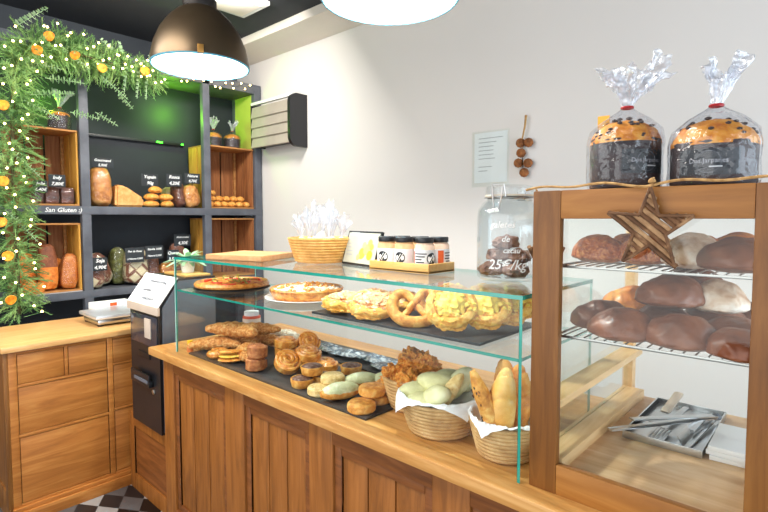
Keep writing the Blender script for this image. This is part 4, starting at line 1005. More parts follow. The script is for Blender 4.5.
part('handle', bar(MB(), (-.352, 1.545, ZR + .012), (-.338, 1.64, ZR + .045), .016, .006), M_beige, t)
t = thing('serving_tongs', 'steel tongs lying across the tray with their tips over its front left edge', 'tongs', (-.31, 1.42, ZR + .02))
part('arm', bar(MB(), (-.418, 1.30, ZR + .022), (-.235, 1.56, ZR + .026), .014, .003), M_steel, t)
part('arm', bar(MB(), (-.385, 1.36, ZR + .040), (-.235, 1.56, ZR + .030), .014, .003), M_steel, t)
part('spring_end', MB().blob(.013, .013, .012, .05, 2, 1, .6, 2, T=rotT((-.234, 1.562, ZR + .018))), M_grey, t)
t = thing('serving_tongs', 'second pair of tongs, thin, lying along the right side of the tray', 'tongs', (-.26, 1.47, ZR))
part('arm', bar(MB(), (-.262, 1.36, ZR + .004), (-.242, 1.60, ZR + .012), .010, .003), M_steel, t)
part('arm', bar(MB(), (-.280, 1.36, ZR + .004), (-.246, 1.60, ZR + .018), .010, .003), M_steel, t)
t = thing('slotted_turner', 'slotted steel turner lying flat in the front of the tray', 'spatula', (-.33, 1.38, ZR))
sm = MB()
for k in range(5): bar(sm, (-.345 + k * .008, 1.35, ZR + .006), (-.345 + k * .008, 1.43, ZR + .008), .0045, .002)
bar(sm, (-.349, 1.35, ZR + .006), (-.309, 1.35, ZR + .006), .006, .0022); bar(sm, (-.349, 1.43, ZR + .008), (-.309, 1.43, ZR + .008), .006, .0022)
part('blade', sm, M_steel, t)
part('handle', bar(MB(), (-.329, 1.43, ZR + .008), (-.315, 1.62, ZR + .014), .010, .004), M_steel, t)
for k, (x0, y0, x1, y1, lb) in enumerate(((-.272, 1.355, -.268, 1.43, 'short broad steel blade upright in the front right of the tray'),)):
    t = thing('dough_knife', lb, 'knife', (x0, y0, ZR))
    part('blade', bar(MB(), (x0, y0, ZR + .014), (x1, y1, ZR + .02), .022, .002, up=(1, 0, .5)), M_steel, t)
    part('handle', bar(MB(), (x1, y1, ZR + .02), (x1 + .006, y1 + .09, ZR + .024), .014, .006), M_steel, t)
for k in range(3):
    t = thing('leaflet_pad', ['bottom pad of white printed leaflets beside the steel tray', 'middle pad of white printed leaflets, slightly turned', 'top pad of white printed leaflets with a black mark'][k], 'leaflets', (-.175, 1.43, ZF + .0005 + k * .011), (.06, -.03, .02)[k], 'leaflet pads beside the tray')
    part('sheets', MB().box(-.042, .052, -.085, .085, 0, .0105, .001), M_white, t, False)
    if k == 2:
        for i in range(3): scribble('print', (0, .02 - .025 * i, .0108), (1, 0, 0), (0, 1, 0), .06, .006, M_inkl, t, i, .0012)
        part('black_mark', MB().box(.02, .04, .045, .06, .0106, .011), M_ink, t, False)

# ------------------------------------------------------------------ on the back wall
t = thing('paper_notice', 'white printed sheet in a clear sleeve taped to the back wall', 'notice', (-1.565, WY, 1.72))
part('sheet', MB().box(-1.675, -1.455, WY - .003, WY - .001, 1.715, 2.01), M_white, t)
for k in range(9):
    w = (.16, .12, .10, .1, .1, .11, .0, .09, .06)[k]
    if w: part('printed_line', MB().box(-1.645, -1.645 + w, WY - .0038, WY - .003, 1.975 - .024 * k, 1.979 - .024 * k), M_inkl, t)
part('sleeve', MB().box(-1.69, -1.44, WY - .006, WY - .005, 1.69, 2.02), M_glass, t, smooth=False)
t = thing('cone_garland', 'short string of dried pine cones hanging on the back wall', 'ornament', (-1.35, WY - .03, 1.74))
def wp(x, y): return aty(x, y, WY - .03)
a_, b_ = wp(526, 115), wp(522, 140)
part('stem', MB().sweep([a_, a_ * .6 + b_ * .4 + Vector((.004, 0, 0)), b_, wp(523, 172)], circ(.007, 7), sc=lambda u: 1 - .6 * u), M_twine, t)
for (x, y) in ((520.5, 143), (528.5, 142.5), (521, 153), (518.3, 163), (528, 163), (524, 172.5)):
    c_ = wp(x, y); mb = MB()
    for k in range(34):
        zz = 1 - 2 * (k + .5) / 34; rr = math.sqrt(1 - zz * zz); a = k * 2.39996
        d = Vector((rr * math.cos(a), zz, rr * math.sin(a)))
        mb.blob(.0085, .0085, .004, .1, 1, k, .8, 1, T=Matrix.Translation(c_ + d * .019) @ (d + Vector((0, -.5, 0))).to_track_quat('Z', 'Y').to_matrix().to_4x4())
    mb.blob(.018, .018, .018, .1, 1, 1, 1, 2, T=Matrix.Translation(c_ - Vector((0, 0, .018))))
    part('pine_cone', mb, M_cone, t)
# insect lamp on the back wall
t = thing('louvred_wall_lamp', 'grey louvred insect lamp with black end caps on the back wall', 'insect lamp', (-3.5, 2.58, 2.1))
part('housing', MB().box(-3.84, -3.30, 2.56, WY, 2.13, 2.46, .01), M_black, t)
for k in range(4):
    z0 = 2.115 + .084 * k
    lv = MB(); lv.add([(x, y, z) for x in (-3.845, -3.295) for (y, z) in ((2.497, z0), (2.505, z0 - .006), (2.522, z0 + .085), (2.514, z0 + .092))], [(0, 1, 2, 3), (7, 6, 5, 4), (0, 4, 5, 1), (1, 5, 6, 2), (2, 6, 7, 3), (3, 7, 4, 0)])
    part('louvre', lv, flat('louvre_grey', (168, 160, 148), .5) if k == 0 else MATS['louvre_grey'], t)
part('top_bar', MB().box(-3.85, -3.295, 2.50, 2.53, 2.475, 2.50, .004), M_porcelain, t)
def capsule(x0, x1):
    mb = MB(); n = 16; y0, y1, z0, z1 = 2.475, WY, 2.08, 2.45 + .05; rr = .075
    pr_ = [(y0 + rr - rr * math.cos(a), z0 + rr - rr * math.sin(a)) for a in [PI / 2 * i / 8 for i in range(8, -1, -1)]]
    pr_ = [(y1, z0)] + [(y0 + rr - rr * math.sin(a), z0 + rr - rr * math.cos(a)) for a in [PI / 2 * i / 8 for i in range(9)]] + [(y0 + rr - rr * math.cos(a), z1 - rr + rr * math.sin(a)) for a in [PI / 2 * i / 8 for i in range(9)]] + [(y1, z1)]
    return extr_x(mb, pr_, x0, x1)
part('end_cap', capsule(-3.295, -3.262), M_grey if False else M_black, t, smooth=False)
part('end_cap', MB().box(-3.862, -3.845, 2.505, WY, 2.12, 2.49, .006), M_black, t)
# ------------------------------------------------------------------ dark bread shelf along the left wall
XB = -4.27; SY = [.60, 1.177, 2.086, 2.573]; PW = .058
t = thing('bread_shelf', 'tall dark grey bread shelf with three bays along the left wall', 'shelf', (-4.09, 1.62, 0))
for y in SY:
    w = PW if y < 2.5 else .068
    part('upright', MB().box(SX - .05, SX, y, y + w, 0, 2.68, .003), M_shelf, t)
    if y in (SY[0], SY[3]): part('upright', MB().box(XB, XB + .05, y, y + w, 0, 2.68, .003), M_shelf, t)
part('shelf_board', MB().box(XB, SX + .002, SY[0], SY[3] + .068, 1.53, 1.587, .003), M_shelf, t)
part('shelf_board', MB().box(XB, SX + .002, SY[0], SY[3] + .068, .945, .996, .003), M_shelf, t)
part('shelf_board', MB().box(XB, SX + .002, SY[0], SY[3] + .068, .30, .35, .003), M_shelf, t)
part('header', MB().box(XB, SX, SY[0], SY[3], 2.60, 2.68, .003), M_shelf, t)
part('back_panel', MB().box(XB - .008, XB, SY[0], SY[3] + .06, .05, 2.66), M_shelfback, t)
part('side_panel', MB().box(XB + .052, SX - .052, 2.574, 2.586, 1.588, 2.599), M_greenlit, t, label='side panel with the green LED glow in its colour')
lr = part('light_rail', MB().box(XB + .001, XB + .03, SY[1] + PW, SY[2], 2.125, 2.145, .002), M_black, t)
part('led', MB().box(XB + .03, XB + .034, 1.85, 1.90, 2.13, 2.142), M_green_led, lr)
part('led', MB().box(XB + .03, XB + .034, 2.06, 2.08, 2.13, 2.142), M_green_led, lr)
sl_ = text('lettering', 'San Gluten :)', .042, (SX + .004, 1.065, 1.558), (0, 1, 0), (0, 0, 1), M_chalk, t, thick=.0006)
def crate(y0, y1, z0, z1, label, m=M_crate):
    t = thing('wooden_crate', label, 'crate', (-4.07, (y0 + y1) / 2, z0), 0, 'wooden crates on the bread shelf')
    x0, x1 = -4.225, -3.925; th = .012
    part('bottom_board', MB().box(x0, x1, y0, y1, z0, z0 + th, .001), M_cratey, t)
    part('top_board', MB().box(x0, x1, y0, y1, z1 - th, z1, .001), M_cratey, t)
    for (ya, yb) in ((y0, y0 + th), (y1 - th, y1)):
        for k in range(2):
            xa = x0 + k * (x1 - x0) / 2
            part('side_slat', MB().box(xa + .004, xa + (x1 - x0) / 2 - .004, ya, yb, z0 + th, z1 - th, .001), MATS['crate_wood_lit'] if (ya == y0) == (y0 > 2) else M_crate, t)
    n = 3; w = (y1 - y0 - 2 * th) / n
    for k in range(n): part('back_slat', MB().box(x0, x0 + .008, y0 + th + k * w + .006, y0 + th + (k + 1) * w - .006, z0 + th, z1 - th, .001), m, t)
    for (ya, yb) in ((y0 + th, y0 + th + .02), (y1 - th - .02, y1 - th)):
        part('corner_strip', MB().box(x0 + .008, x0 + .03, ya, yb, z0 + th, z1 - th, .001), M_cratey, t)
    return t
wood('crate_wood_lit', (170, 116, 40), (206, 150, 62), (226, 176, 88), 'z', rough=.6)  # crate wood turned golden: the light on these sides is in the colour
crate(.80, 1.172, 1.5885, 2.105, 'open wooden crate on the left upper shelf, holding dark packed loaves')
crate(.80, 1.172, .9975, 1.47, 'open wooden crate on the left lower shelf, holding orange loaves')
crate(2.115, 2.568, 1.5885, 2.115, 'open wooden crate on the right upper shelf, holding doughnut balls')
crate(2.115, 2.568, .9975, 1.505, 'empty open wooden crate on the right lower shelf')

def bagged(name, mb, mat, film, label, loc, rot, cat='bread', group=None, sc=1):
    return
def sloaf(rx, ry, h, seed, e=.6, taper=.15): return MB().sblob(rx, ry, h, e, .08, 1.8, seed, taper)
def stand(name, mb, mat, label, y, z, rot=(0, 0, 0), x=-4.02, film=None, group=None, cat='loaf'):
    """one loaf on a shelf; film: its clear bag, a slightly larger skin of the same shape"""
    zs = [(Euler(rot).to_matrix() @ v.co).z for v in mb.bm.verts]
    cp = None
    if film:
        cp = MB()
        mb.bm.verts.index_update()
        q = []
        mb.bm.normal_update()
        cp.add([v.co + v.normal * (.004 + .004 * noise.noise(v.co * 40)) for v in mb.bm.verts], [[v.index for v in f.verts] for f in mb.bm.faces])
    o = bpy.data.objects.new(name, mb.mesh(name, mat)); C.objects.link(o)
    o.location = (x, y, z - min(zs) + .001); o.rotation_euler = rot
    tag(o, label, cat, group)
    if cp:
        k = bpy.data.objects.new('clear_bag', cp.mesh('clear_bag', M_film)); C.objects.link(k); k.parent = o
    return o
# cut-crust loaf: pale crossed squares in brown crust
m, nt, b = newmat('crossed_loaf'); b.inputs['Roughness'].default_value = .6
tc = nt.nodes.new('ShaderNodeTexCoord'); mp = nt.nodes.new('ShaderNodeMapping'); mp.inputs['Rotation'].default_value = (R(45), 0, 0)
ck = nt.nodes.new('ShaderNodeTexVoronoi'); ck.distance = 'CHEBYCHEV'; ck.inputs['Scale'].default_value = 15; ck.inputs['Randomness'].default_value = .35
rr_ = nt.nodes.new('ShaderNodeValToRGB'); e = rr_.color_ramp.elements
e[0].position = .36; e[0].color = lin((238, 222, 176)); e[1].position = .48; e[1].color = lin((126, 66, 34))
nt.links.new(tc.outputs['Object'], mp.inputs[0]); nt.links.new(mp.outputs[0], ck.inputs['Vector']); nt.links.new(ck.outputs['Distance'], rr_.inputs['Fac']); nt.links.new(rr_.outputs['Color'], b.inputs['Base Color'])
B_cross = m
SU, SLO = 1.5875, .9965
stand('country_loaf', sloaf(.075, .082, .285, 1), B_loaf, 'tall golden country loaf in clear wrap standing at the left of the middle upper shelf', 1.335, SU, (0, R(-6), 0), film=True)
b_ = MB(); b_.add([(x, y, z) for x in (-.05, .05) for (y, z) in ((-.105, 0), (.105, 0), (.10, .07), (-.03, .155), (-.095, .165))], [(4, 3, 2, 1, 0), (5, 6, 7, 8, 9)] + [(i, (i + 1) % 5, (i + 1) % 5 + 5, i + 5) for i in range(5)])
bmesh.ops.bevel(b_.bm, geom=list(b_.bm.edges), offset=.014, segments=3, affect='EDGES')
stand('flat_loaf', b_, B_slab, 'flat pale golden slab loaf standing beside the tall country loaf', 1.525, SU)
ro = proto('bread_roll', MB().blob(.05, .062, .034, .05, 1.6, 2, .6, 3), B_gold, 'roll')
for k, (y, z, x, lb) in enumerate(((1.685, 0, -3.985, 'golden roll at the bottom left of the roll stack'), (1.81, 0, -3.985, 'golden roll at the bottom right of the roll stack'), (1.69, .055, -3.99, 'golden roll in the second layer, left of the stack'), (1.80, .055, -3.995, 'golden roll in the second layer, right of the stack'), (1.72, .11, -3.99, 'topmost golden roll of the stack'))):
    place(ro, (x, y, SU + z + .001), (0, 0, k), lb, 'golden rolls on the middle upper shelf')
stand('dark_loaf', sloaf(.06, .05, .19, 4), B_darkloaf, 'dark brown loaf in a clear bag, right of the roll stack', 1.93, SU, (0, R(-8), R(20)), film=True)
stand('country_loaf', sloaf(.06, .066, .185, 6), B_loaf, 'brown crusted loaf in a clear bag near the right post of the upper shelf', 2.025, SU, (R(8), R(-8), 0), film=True, x=-3.985)
stand('white_loaf', sloaf(.06, .055, .17, 8), B_pale, 'pale loaf in a clear bag behind the dark loaf', 1.885, SU, (0, 0, 0), film=True, x=-4.12)
# middle lower shelf
stand('crossed_loaf', sloaf(.06, .068, .19, 11), B_cross, 'crossed crust loaf in a clear bag at the far left of the middle lower shelf', 1.275, SLO, (R(10), R(-10), 0), film=True, x=-3.975)
stand('crossed_loaf', sloaf(.06, .078, .24, 12), B_cross, 'larger crossed crust loaf leaning second from the left on the lower shelf', 1.36, SLO, (R(14), R(-8), 0), film=True, x=-4.08)
stand('crossed_loaf', sloaf(.075, .09, .27, 13), B_cross, 'crossed crust loaf in a shiny bag, in the middle of the lower shelf', 1.555, SLO, (R(-4), R(-8), 0), film=True, x=-3.99)
stand('green_bag_loaf', sloaf(.07, .06, .28, 14), bread('green_wrapped_loaf', (58, 58, 26), (104, 104, 40), (160, 164, 84), scale=9), 'loaf in an olive green wrapper behind the middle crossed loaf', 1.47, SLO, (0, R(-4), 0), film=True, x=-4.1)
stand('rye_loaf', sloaf(.06, .06, .25, 15), B_rye, 'brown loaf behind the second lower price sign', 1.69, SLO, (0, R(-8), 0), film=True, x=-4.02)
stand('country_loaf', sloaf(.06, .07, .15, 16), B_loaf, 'golden loaf at the right of the lower shelf, behind the payment machine', 1.81, SLO, (0, R(-6), 0), film=True, x=-4.0)
stand('dark_loaf', sloaf(.06, .07, .30, 17), B_rye, 'tall brown loaf in the far right of the middle lower shelf', 1.93, SLO, (0, 0, 0), film=True, x=-4.1)
# left crates
for k, (y, x, h, lb) in enumerate(((.93, -4.0, .09, 'small dark packed loaf at the left in the upper left crate'), (1.015, -3.985, .105, 'small dark packed loaf in the middle of the upper left crate'), (1.105, -3.985, .11, 'small dark packed loaf at the right in the upper left crate'),
                               (.99, -4.12, .16, 'packed loaf in the back row of the upper left crate, left'), (1.09, -4.12, .16, 'packed loaf in the back row of the upper left crate, right'))):
    stand('packed_loaf', MB().box(-.045, .045, -.04, .04, 0, h, .016), B_darkloaf if k != 3 else B_rye, lb, y, 1.601, x=x, film=True, group='packed loaves in the upper left crate')
b_ = sloaf(.05, .062, .31, 21)
lo_ = stand('two_tone_loaf', b_, B_rye, 'tall loaf with dark crust above and orange crumb below, in the lower left crate', .985, 1.010, (0, R(-6), 0), x=-3.99)
lo_.data.materials.append(B_orangeloaf)
for p_ in lo_.data.polygons:
    if p_.center.z < .16: p_.material_index = 1
stand('orange_loaf', sloaf(.05, .056, .24, 22), B_orangeloaf, 'orange loaf at the right of the lower left crate', 1.10, 1.010, (R(-6), R(-6), 0), x=-3.99, film=True)
stand('orange_loaf', sloaf(.05, .06, .21, 23), B_orangeloaf, 'orange loaf at the back of the lower left crate, between the others', 1.06, 1.010, x=-4.13)
stand('orange_loaf', sloaf(.05, .07, .26, 24), B_orangeloaf, 'orange loaf at the left of the lower left crate, partly behind the garland', .875, 1.010, (R(4), 0, 0), x=-4.07)
solo('orange_slab', MB().box(-3.98, -3.93, .83, .95, 1.010, 1.075, .012), B_orangeloaf, 'low block of orange loaf lying at the front left of the lower crate', 'loaf')
solo('paper_liner', MB().box(-3.923, -3.90, .84, 1.165, .9975, 1.0015), flat('grey_paper', (176, 176, 178), .8), 'pale grey paper lining the shelf edge under the orange loaves', 'paper')
# doughnut balls in the upper right crate
db = proto('doughnut_ball', MB().blob(.032, .034, .026, .08, 2, 1, .7, 3), B_gold, 'doughnut')
k = 0
pos = ['at the far left', 'second from the left', 'third from the left', 'fourth from the left', 'fifth from the left', 'at the far right']
for row, (x, z, n, rn) in enumerate(((-3.97, 0, 6, 'front row'), (-4.04, 0, 6, 'middle row'), (-4.005, .043, 5, 'upper layer'))):
    for i in range(n):
        place(db, (x + rnd.uniform(-.008, .008), 2.165 + .07 * i + (.035 if row == 2 else 0), 1.601 + z * 1.12), (0, 0, k), 'small doughnut ball %s of the %s in the right crate' % (pos[i], rn), 'doughnut balls in the upper right crate', 1.12); k += 1
db2 = place(db, (-3.99, 2.20, 1.601 + .098), (0, 0, 1), 'topmost small doughnut ball, on the left of the crate', 'doughnut balls in the upper right crate')
# small wrapped panettones on the crates
panettone(Vector((-4.04, 2.25, 2.1155)), 'small wrapped panettone on the upper right crate, left one', .066, .085, .045, (.01, 0), 21, 0, (.9, 1.1), False)
panettone(Vector((-4.04, 2.43, 2.1155)), 'small wrapped panettone on the upper right crate, right one', .07, .09, .045, (.0, .01), 22, 0, (.8, 1.0), False)
panettone(Vector((-4.02, 1.09, 2.1055)), 'small wrapped panettone on the upper left crate beside the garland', .068, .10, .035, (.01, .02), 23, 0, (1.2, 1.3), False)
# chalk price signs
def sign(y0, y1, z0, z1, lines, zb, label, x=-3.93, rz=0, stick=False):
    zb = z0 - .03 if stick else z0
    yc = (y0 + y1) / 2; w = y1 - y0; h = z1 - z0
    t = thing('price_sign', label, 'sign', (x, yc, zb), rz, 'chalk price signs on the bread shelf')
    zc = (z0 + z1) / 2 - zb
    part('board', MB().box(-.004, 0, -w / 2, w / 2, zc - h / 2, zc + h / 2, .0015), M_sign, t, False)
    if stick: part('stick', MB().tube([(-.006, 0, 0), (-.006, 0, zc)], .003, 6, up=(1, 0, 0)), M_black, t, False)
    n = len(lines)
    for i, s_ in enumerate(lines):
        sz = min(h / n * .72, w / max(3, len(s_)) * 1.75)
        text('lettering', s_, sz, (.0012, 0, zc + h * ((n - 1) / 2 - i) / n), (0, 1, 0), (0, 0, 1), M_chalk, t, False, thick=sz * .025)
    return t
sign(1.275, 1.425, 1.87, 1.94, ['Gourmand', '5,90€'], 1.5875, 'chalk sign above the tall country loaf, with a price on its second line', x=-4.0, stick=True)
sign(1.615, 1.745, 1.752, 1.845, ['Yupain', '90g'], 1.5875, 'chalk sign standing above the stack of golden rolls', x=-3.985, stick=True)
sign(1.80, 1.925, 1.757, 1.855, ['Rosca', '4,20€'], 1.5875, 'chalk sign above the dark loaf, left of a pair', x=-3.965, stick=True)
sign(1.95, 2.082, 1.787, 1.87, ['Nature', '4,70€'], 1.5875, 'chalk sign above the brown crusted loaf, right of a pair', x=-3.965, stick=True)
sign(.985, 1.085, 1.712, 1.795, ['Indy', '7,80€'], 1.5875, 'chalk sign in front of the upper left crate, nearer the post', x=-3.905)
sign(.90, .98, 1.672, 1.75, ['Jolie', '6,40€'], 1.5875, 'chalk sign in front of the upper left crate, beside the garland', x=-3.91)
sign(1.235, 1.33, 1.13, 1.225, ['Soja', '4,90€'], .9965, 'chalk sign in front of the leftmost crossed loaves', x=-3.905)
sign(1.455, 1.59, 1.175, 1.285, ['Pan de Pasas', 'y Nueces 5,20€'], .9965, 'chalk sign with two long lines on the middle crossed loaf', x=-3.905)
sign(1.60, 1.735, 1.193, 1.293, ['Espelta 100%', 'Natural 5,50€'], .9965, 'chalk sign on the brown loaf, right of the two line long sign', x=-3.905)
sign(1.765, 1.86, 1.16, 1.255, ['Queso', '3,50€'], .9965, 'chalk sign above the golden loaf behind the payment machine', x=-3.905)
sign(1.895, 2.04, 1.275, 1.372, ['Multicereales', '4,30€'], .9965, 'highest chalk sign of the lower shelf, near the right post', x=-4.06, stick=True)

# a small plant standing on the payment machine
pp_ = Vector((-2.60, 1.285, 1.2135))
t = thing('potted_plant', 'small pale green plant in a white pot on top of the payment machine', 'plant', pp_)
part('pot', MB().lathe([(0, 0), (.03, 0), (.042, .07), (.038, .072), (.034, .06), (0, .06)], 20), M_porcelain, t, False)
lf_ = MB(); q = random.Random(5)
for k in range(44):
    a = q.uniform(0, 2 * PI); L = q.uniform(.06, .13); e = q.uniform(.2, 1.2)
    d = Vector((math.cos(a) * math.cos(e), math.sin(a) * math.cos(e), math.sin(e)))
    lf_.sweep([Vector((0, 0, .06)) + d * L * u + Vector((0, 0, -.05 * u * u)) for u in (0, .35, .7, 1)], rrect(.02, .002), sc=lambda u: .3 + 1.2 * math.sin(PI * (.1 + .85 * u)))
fo = part('leaves', lf_, flat('pale_leaf', (160, 198, 156), .5, var=.2), t, False); fo['kind'] = 'stuff'

# ------------------------------------------------------------------ garland round the left end of the shelf
GA = [Vector(v) for v in ((-3.80, .775, .90), (-3.80, .775, 1.3), (-3.80, .77, 1.7), (-3.80, .78, 2.1), (-3.80, .80, 2.42), (-3.80, .90, 2.60), (-3.80, 1.10, 2.60), (-3.80, 1.32, 2.57), (-3.80, 1.52, 2.55), (-3.80, 1.66, 2.54))]
def gpt(u):
    f = u * (len(GA) - 1); i = min(int(f), len(GA) - 2); return GA[i].lerp(GA[i + 1], f - i)
t = thing('pine_garland', 'thick pine and eucalyptus garland with dried orange slices framing the left of the shelf', 'garland', (-3.80, .80, .9))
part('rope', MB().tube([gpt(i / 40) for i in range(41)], .012, 8, up=(1, 0, 0)), M_stem, t)
q = random.Random(11)
def perp(d): 
    a = d.cross(Vector((.3, .5, .8))).normalized(); return a, d.cross(a)
def fir(mb, p, d, L, nl, wn):
    """a fir twig: bowed stem with needles all round"""
    a, b = perp(d); pts = [p + d * (L * u) + Vector((0, 0, -.18 * L * u * u)) for u in (0, .33, .66, 1)]
    mb.tube(pts, .0022, 4, up=a)
    n = int(L / .0042)
    for i in range(n):
        u = .08 + .92 * i / n; c = p + d * (L * u) + Vector((0, 0, -.18 * L * u * u)); g = i * 2.4
        o = (a * math.cos(g) + b * math.sin(g)); tip = c + o * nl * .8 + d * nl * .75; s = d.cross(o) * wn
        mb.add([c - s, c + s, tip + s * .4, tip - s * .4], [(0, 1, 2, 3)])
def euc(mb, p, d, L, lr_, sag=.2):
    a, b = perp(d); P = lambda u: p + d * (L * u) + Vector((0, 0, -sag * L * u * u))
    mb.tube([P(u / 6) for u in range(7)], .002, 4, up=a)
    n = int(L / .016)
    for i in range(n):
        u = .1 + .9 * i / n; c = P(u); g = i * 1.57 + .4
        for s_ in (-1, 1):
            o = (a * math.cos(g) + b * math.sin(g)) * s_; r_ = lr_ * (1.1 - .55 * u)
            cc = c + o * r_ * 1.0 + d * r_ * .4; w = d.cross(o).normalized()
            mb.add([cc + o * r_ * math.cos(k * PI / 4) + (w * .75 + d * .35) * r_ * math.sin(k * PI / 4) for k in range(8)], [tuple(range(8))])
fb1, fb2 = MB(), MB()
for i in range(1250):
    u = q.random(); p = gpt(u)
    tg_ = (gpt(min(1, u + .02)) - gpt(max(0, u - .02))).normalized()
    a, b = perp(tg_); g = q.uniform(0, 2 * PI); o = a * math.cos(g) + b * math.sin(g)
    if o.x < -.2: o.x *= -.4
    d = (o + tg_ * q.uniform(-.7, .9)).normalized()
    vert = u < .5
    L = q.uniform(.08, .16) * (.75 if u > .8 else 1)
    fir(fb1 if i % 3 else fb2, p + o * q.uniform(0, .05), d, L, q.uniform(.015, .022), .0015)
f1 = part('fir_foliage', fb1, M_fir, t); f1['kind'] = 'stuff'
f2 = part('fir_foliage', fb2, ramp_mat('fir_light', [(.3, (96, 134, 74)), (.7, (160, 190, 116))], 6, 3, .7, 0), t); f2['kind'] = 'stuff'
ES = [((15, 27), (48, 6), .018), ((95, 112), (118, 125), .014), ((70, 112), (100, 118), .015), ((118, 92), (133, 108), .016), ((100, 75), (128, 98), .014), ((30, 95), (75, 92), .017), ((20, 60), (62, 68), .016), ((60, 45), (90, 68), .015), ((10, 150), (40, 175), .014), ((5, 210), (38, 240), .014),
      ((140, 70), (137, 97), .012), ((148, 68), (146, 98), .011), ((128, 66), (124, 92), .012), ((112, 50), (100, 38), .015), ((120, 52), (118, 40), .015), ((148, 55), (163, 72), .012), ((45, 78), (85, 82), .015), ((24, 100), (60, 118), .014)]
for (x0, y0), (x1, y1), lr_ in ES:
    p0, p1_ = atx(x0, y0, -3.74), atx(x1, y1, -3.70); d = p1_ - p0; L = d.length
    mb = MB(); euc(mb, p0, d.normalized(), L, lr_, .05)
    part('eucalyptus_sprig', mb, M_euc, t)
for (x, y) in ((49, 36), (37, 50), (75, 55), (102, 68), (145, 71), (3, 181), (1, 222), (8, 256), (11, 300), (3, 105)):
    c_ = atx(x, y, -3.66); n_ = (Vector((0, 0, 1.5)) - c_).normalized() + Vector((q.uniform(-.3, .3), q.uniform(-.4, .4), q.uniform(-.3, .5))); rot = n_.to_track_quat('Z', 'Y').to_euler()
    mb = MB().lathe([(0, -.004), (.027, -.004), (.030, 0), (.027, .004), (.022, .002), (0, .003)], 20, Matrix.Translation(c_) @ rot.to_matrix().to_4x4(), rip=lambda a, i: .05 * math.sin(3 * a))
    part('dried_orange_slice', mb, M_orangeslice, t)
# fairy lights in the garland
t = thing('fairy_lights', 'warm fairy light string wound through the pine garland', 'string lights', (-3.68, .80, .9))
wr_ = []
for i in range(191):
    u = i / 190; p = gpt(u); tg_ = (gpt(min(1, u + .01)) - gpt(max(0, u - .01))).normalized(); a, b = perp(tg_)
    k = Vector((.11 + .02 * math.sin(i * 1.1), 0, 0)) + tg_.cross(Vector((1, 0, 0))) * (.085 * math.sin(i * .9) + .03 * math.sin(i * 2.3)); wr_.append(p + k)
part('wire', MB().tube(wr_, .0012, 4, up=(1, 0, 0)), M_fir, t)
bl0 = None
for i in range(1, 190, 2):
    if bl0 is None:
        bl0 = part('bulb', MB().blob(.0065, .0065, .0065, 0, 1, 1, 1, 2), M_fairy, t, False); o = bl0
    else:
        o = bl0.copy(); C.objects.link(o); o.parent = t
    o.location = wr_[i] - Vector(t.location) + Vector((.008, 0, 0))
t = thing('fairy_lights', 'short row of fairy lights along the top of the shelf beside the lamp', 'string lights', (-3.885, 2.1, 2.5))
pts = [atx(150 + x / 4.518, 60 + y / 4.518, -3.885) for x, y in ((65, 92), (140, 100), (165, 100), (195, 90), (240, 97), (275, 102), (293, 124), (315, 130), (340, 108), (370, 110), (375, 132), (410, 110), (427, 135), (450, 118))]
part('wire', MB().tube(pts, .0012, 4, up=(1, 0, 0)), M_black, t)
for p in pts:
    o = bl0.copy(); C.objects.link(o); o.parent = t; o.location = p - Vector(t.location) + Vector((.008, 0, 0))
for loc, e in (((XB + .15, 1.95, 2.38), 4.5), ((XB + .14, 1.02, 2.33), 3.0)):
    l = bpy.data.lights.new('green_led_light', 'POINT'); l.energy = e; l.color = (.28, 1, .02); l.shadow_soft_size = .02
    o = bpy.data.objects.new('green_led_light', l); C.objects.link(o); o.location = loc
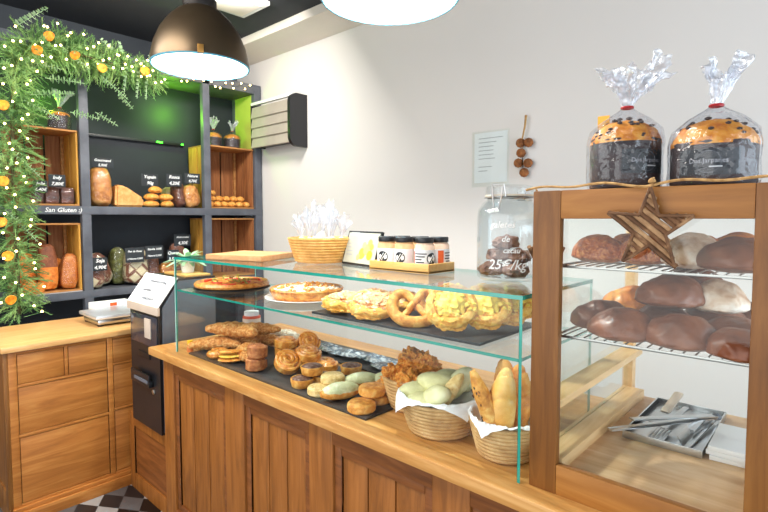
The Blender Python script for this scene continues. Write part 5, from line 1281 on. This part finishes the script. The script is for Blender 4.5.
# ------------------------------------------------------------------ pendant lamps
def pendant(cx, cy, z, label, energy):
    t = thing('pendant_lamp', label, 'lamp', (cx, cy, z))
    r = .205
    prof = [(r, 0), (.202, .025), (.19, .08), (.165, .14), (.13, .19), (.095, .225), (.068, .24)]
    o = MB().lathe(prof + [(.06, .236), (.09, .219), (.125, .184), (.159, .136), (.184, .078), (.196, .024), (.199, 0)], 48, rotT((cx, cy, z)), closed=True)
    o.bm.faces.ensure_lookup_table()
    n = len(o.bm.faces)
    sh = part('shade', o, M_bronze, t)
    inn = [(.1975, .002), (.194, .025), (.182, .078), (.157, .134), (.123, .181), (.088, .215), (.0, .228)]
    part('reflector', MB().lathe(inn, 48, rotT((cx, cy, z)), cap=False), M_reflector, sh)
    part('rim', MB().tube([(cx + .2 * math.cos(a * PI / 24), cy + .2 * math.sin(a * PI / 24), z - .002) for a in range(48)], .005, 6, closed=True), MATS['rim_enamel'] if 'rim_enamel' in MATS else flat('rim_enamel', (96, 164, 188), .4), t)
    part('socket_housing', MB().lathe([(.066, .235), (.07, .25), (.07, .275), (.055, .28), (.055, .30), (.07, .305), (.07, .35), (.04, .37), (0, .37)], 28, rotT((cx, cy, z))), M_lampmetal, t)
    part('cord', MB().tube([(cx, cy, z + .36), (cx, cy, 2.96)], .006, 6, up=(1, 0, 0)), M_black, t)
    part('bulb', MB().lathe([(0, .125), (.026, .13), (.04, .15), (.04, .17), (.026, .195), (.018, .21), (.018, .225)], 20, rotT((cx, cy, z))), M_bulb, t)
    d = Vector((-cx, -cy, 0)).normalized()
    rg = Vector((cx, cy, z)) + d * .2 + Vector((0, 0, .0))
    part('catch', MB().box(-.012, .012, -.006, .008, -.004, .03, .002, T=rotT(rg, 0, 0, math.atan2(d.y, d.x) - PI / 2)), flat('brass', (188, 140, 74), .35, .8) if 'brass' not in MATS else MATS['brass'], t)
    sd = Vector((-d.y, d.x, 0))
    part('ring', MB().tube([rg + sd * (.013 * math.cos(a * PI / 8)) + Vector((0, 0, -.016 + .013 * math.sin(a * PI / 8))) for a in range(16)], .002, 5, closed=True, up=d), M_wire, t)
    l = bpy.data.lights.new('lamp_light', 'POINT'); l.energy = energy; l.shadow_soft_size = .03; l.color = (1, .95, .88)
    lo = bpy.data.objects.new('lamp_light', l); C.objects.link(lo); lo.parent = t; lo.location = (0, 0, .085)
pendant(-2.09, 1.112, 2.16, 'bronze dome pendant lamp hanging near the bread shelves', 37)
pendant(-1.004, 1.125, 2.145, 'pendant lamp cut off by the top of the frame, above the display', 39)

# ------------------------------------------------------------------ light and look
def area(name, loc, rot, sx_, sy_, e, col):
    l = bpy.data.lights.new(name, 'AREA'); l.shape = 'RECTANGLE'; l.size = sx_; l.size_y = sy_; l.energy = e; l.color = col
    o = bpy.data.objects.new(name, l); C.objects.link(o); o.location = loc; o.rotation_euler = rot; return o
area('shop_window_light', (-1.2, -2.2, 1.7), (R(90), 0, 0), 4.5, 2.4, 48, (1, .98, .95))
area('side_window_light', (2.1, 1.3, 1.3), (R(90), 0, R(90)), 2.5, 2.2, 60, (.74, .88, 1))
area('overhead_fill_light', (-2.4, -.3, 2.93), (0, 0, 0), 2.4, .8, 70, (1, .94, .86))  # added overhead fill out of view, since the ceiling blocks light from above
area('shelf_fill_light', (-2.75, 1.6, 2.9), (R(0), R(52), 0), .3, .5, 34, (1, .95, .87))  # added unseen lamp that brightens the breads on the shelf
w = bpy.data.worlds.new('world'); scene.world = w; w.use_nodes = True
bg = w.node_tree.nodes['Background']; bg.inputs[0].default_value = (.9, .95, 1, 1); bg.inputs[1].default_value = .88
scene.view_settings.view_transform = 'Standard'; scene.view_settings.look = 'None'; scene.view_settings.gamma = 1
scene.view_settings.use_curve_mapping = False; scene.view_settings.exposure = 0.42
cy = scene.cycles
cy.max_bounces = 8; cy.transparent_max_bounces = 24; cy.diffuse_bounces = 4; cy.glossy_bounces = 4
cy.caustics_reflective = False; cy.caustics_refractive = False; cy.sample_clamp_indirect = 4
cy.use_denoising = True
bpy.context.view_layer.update()
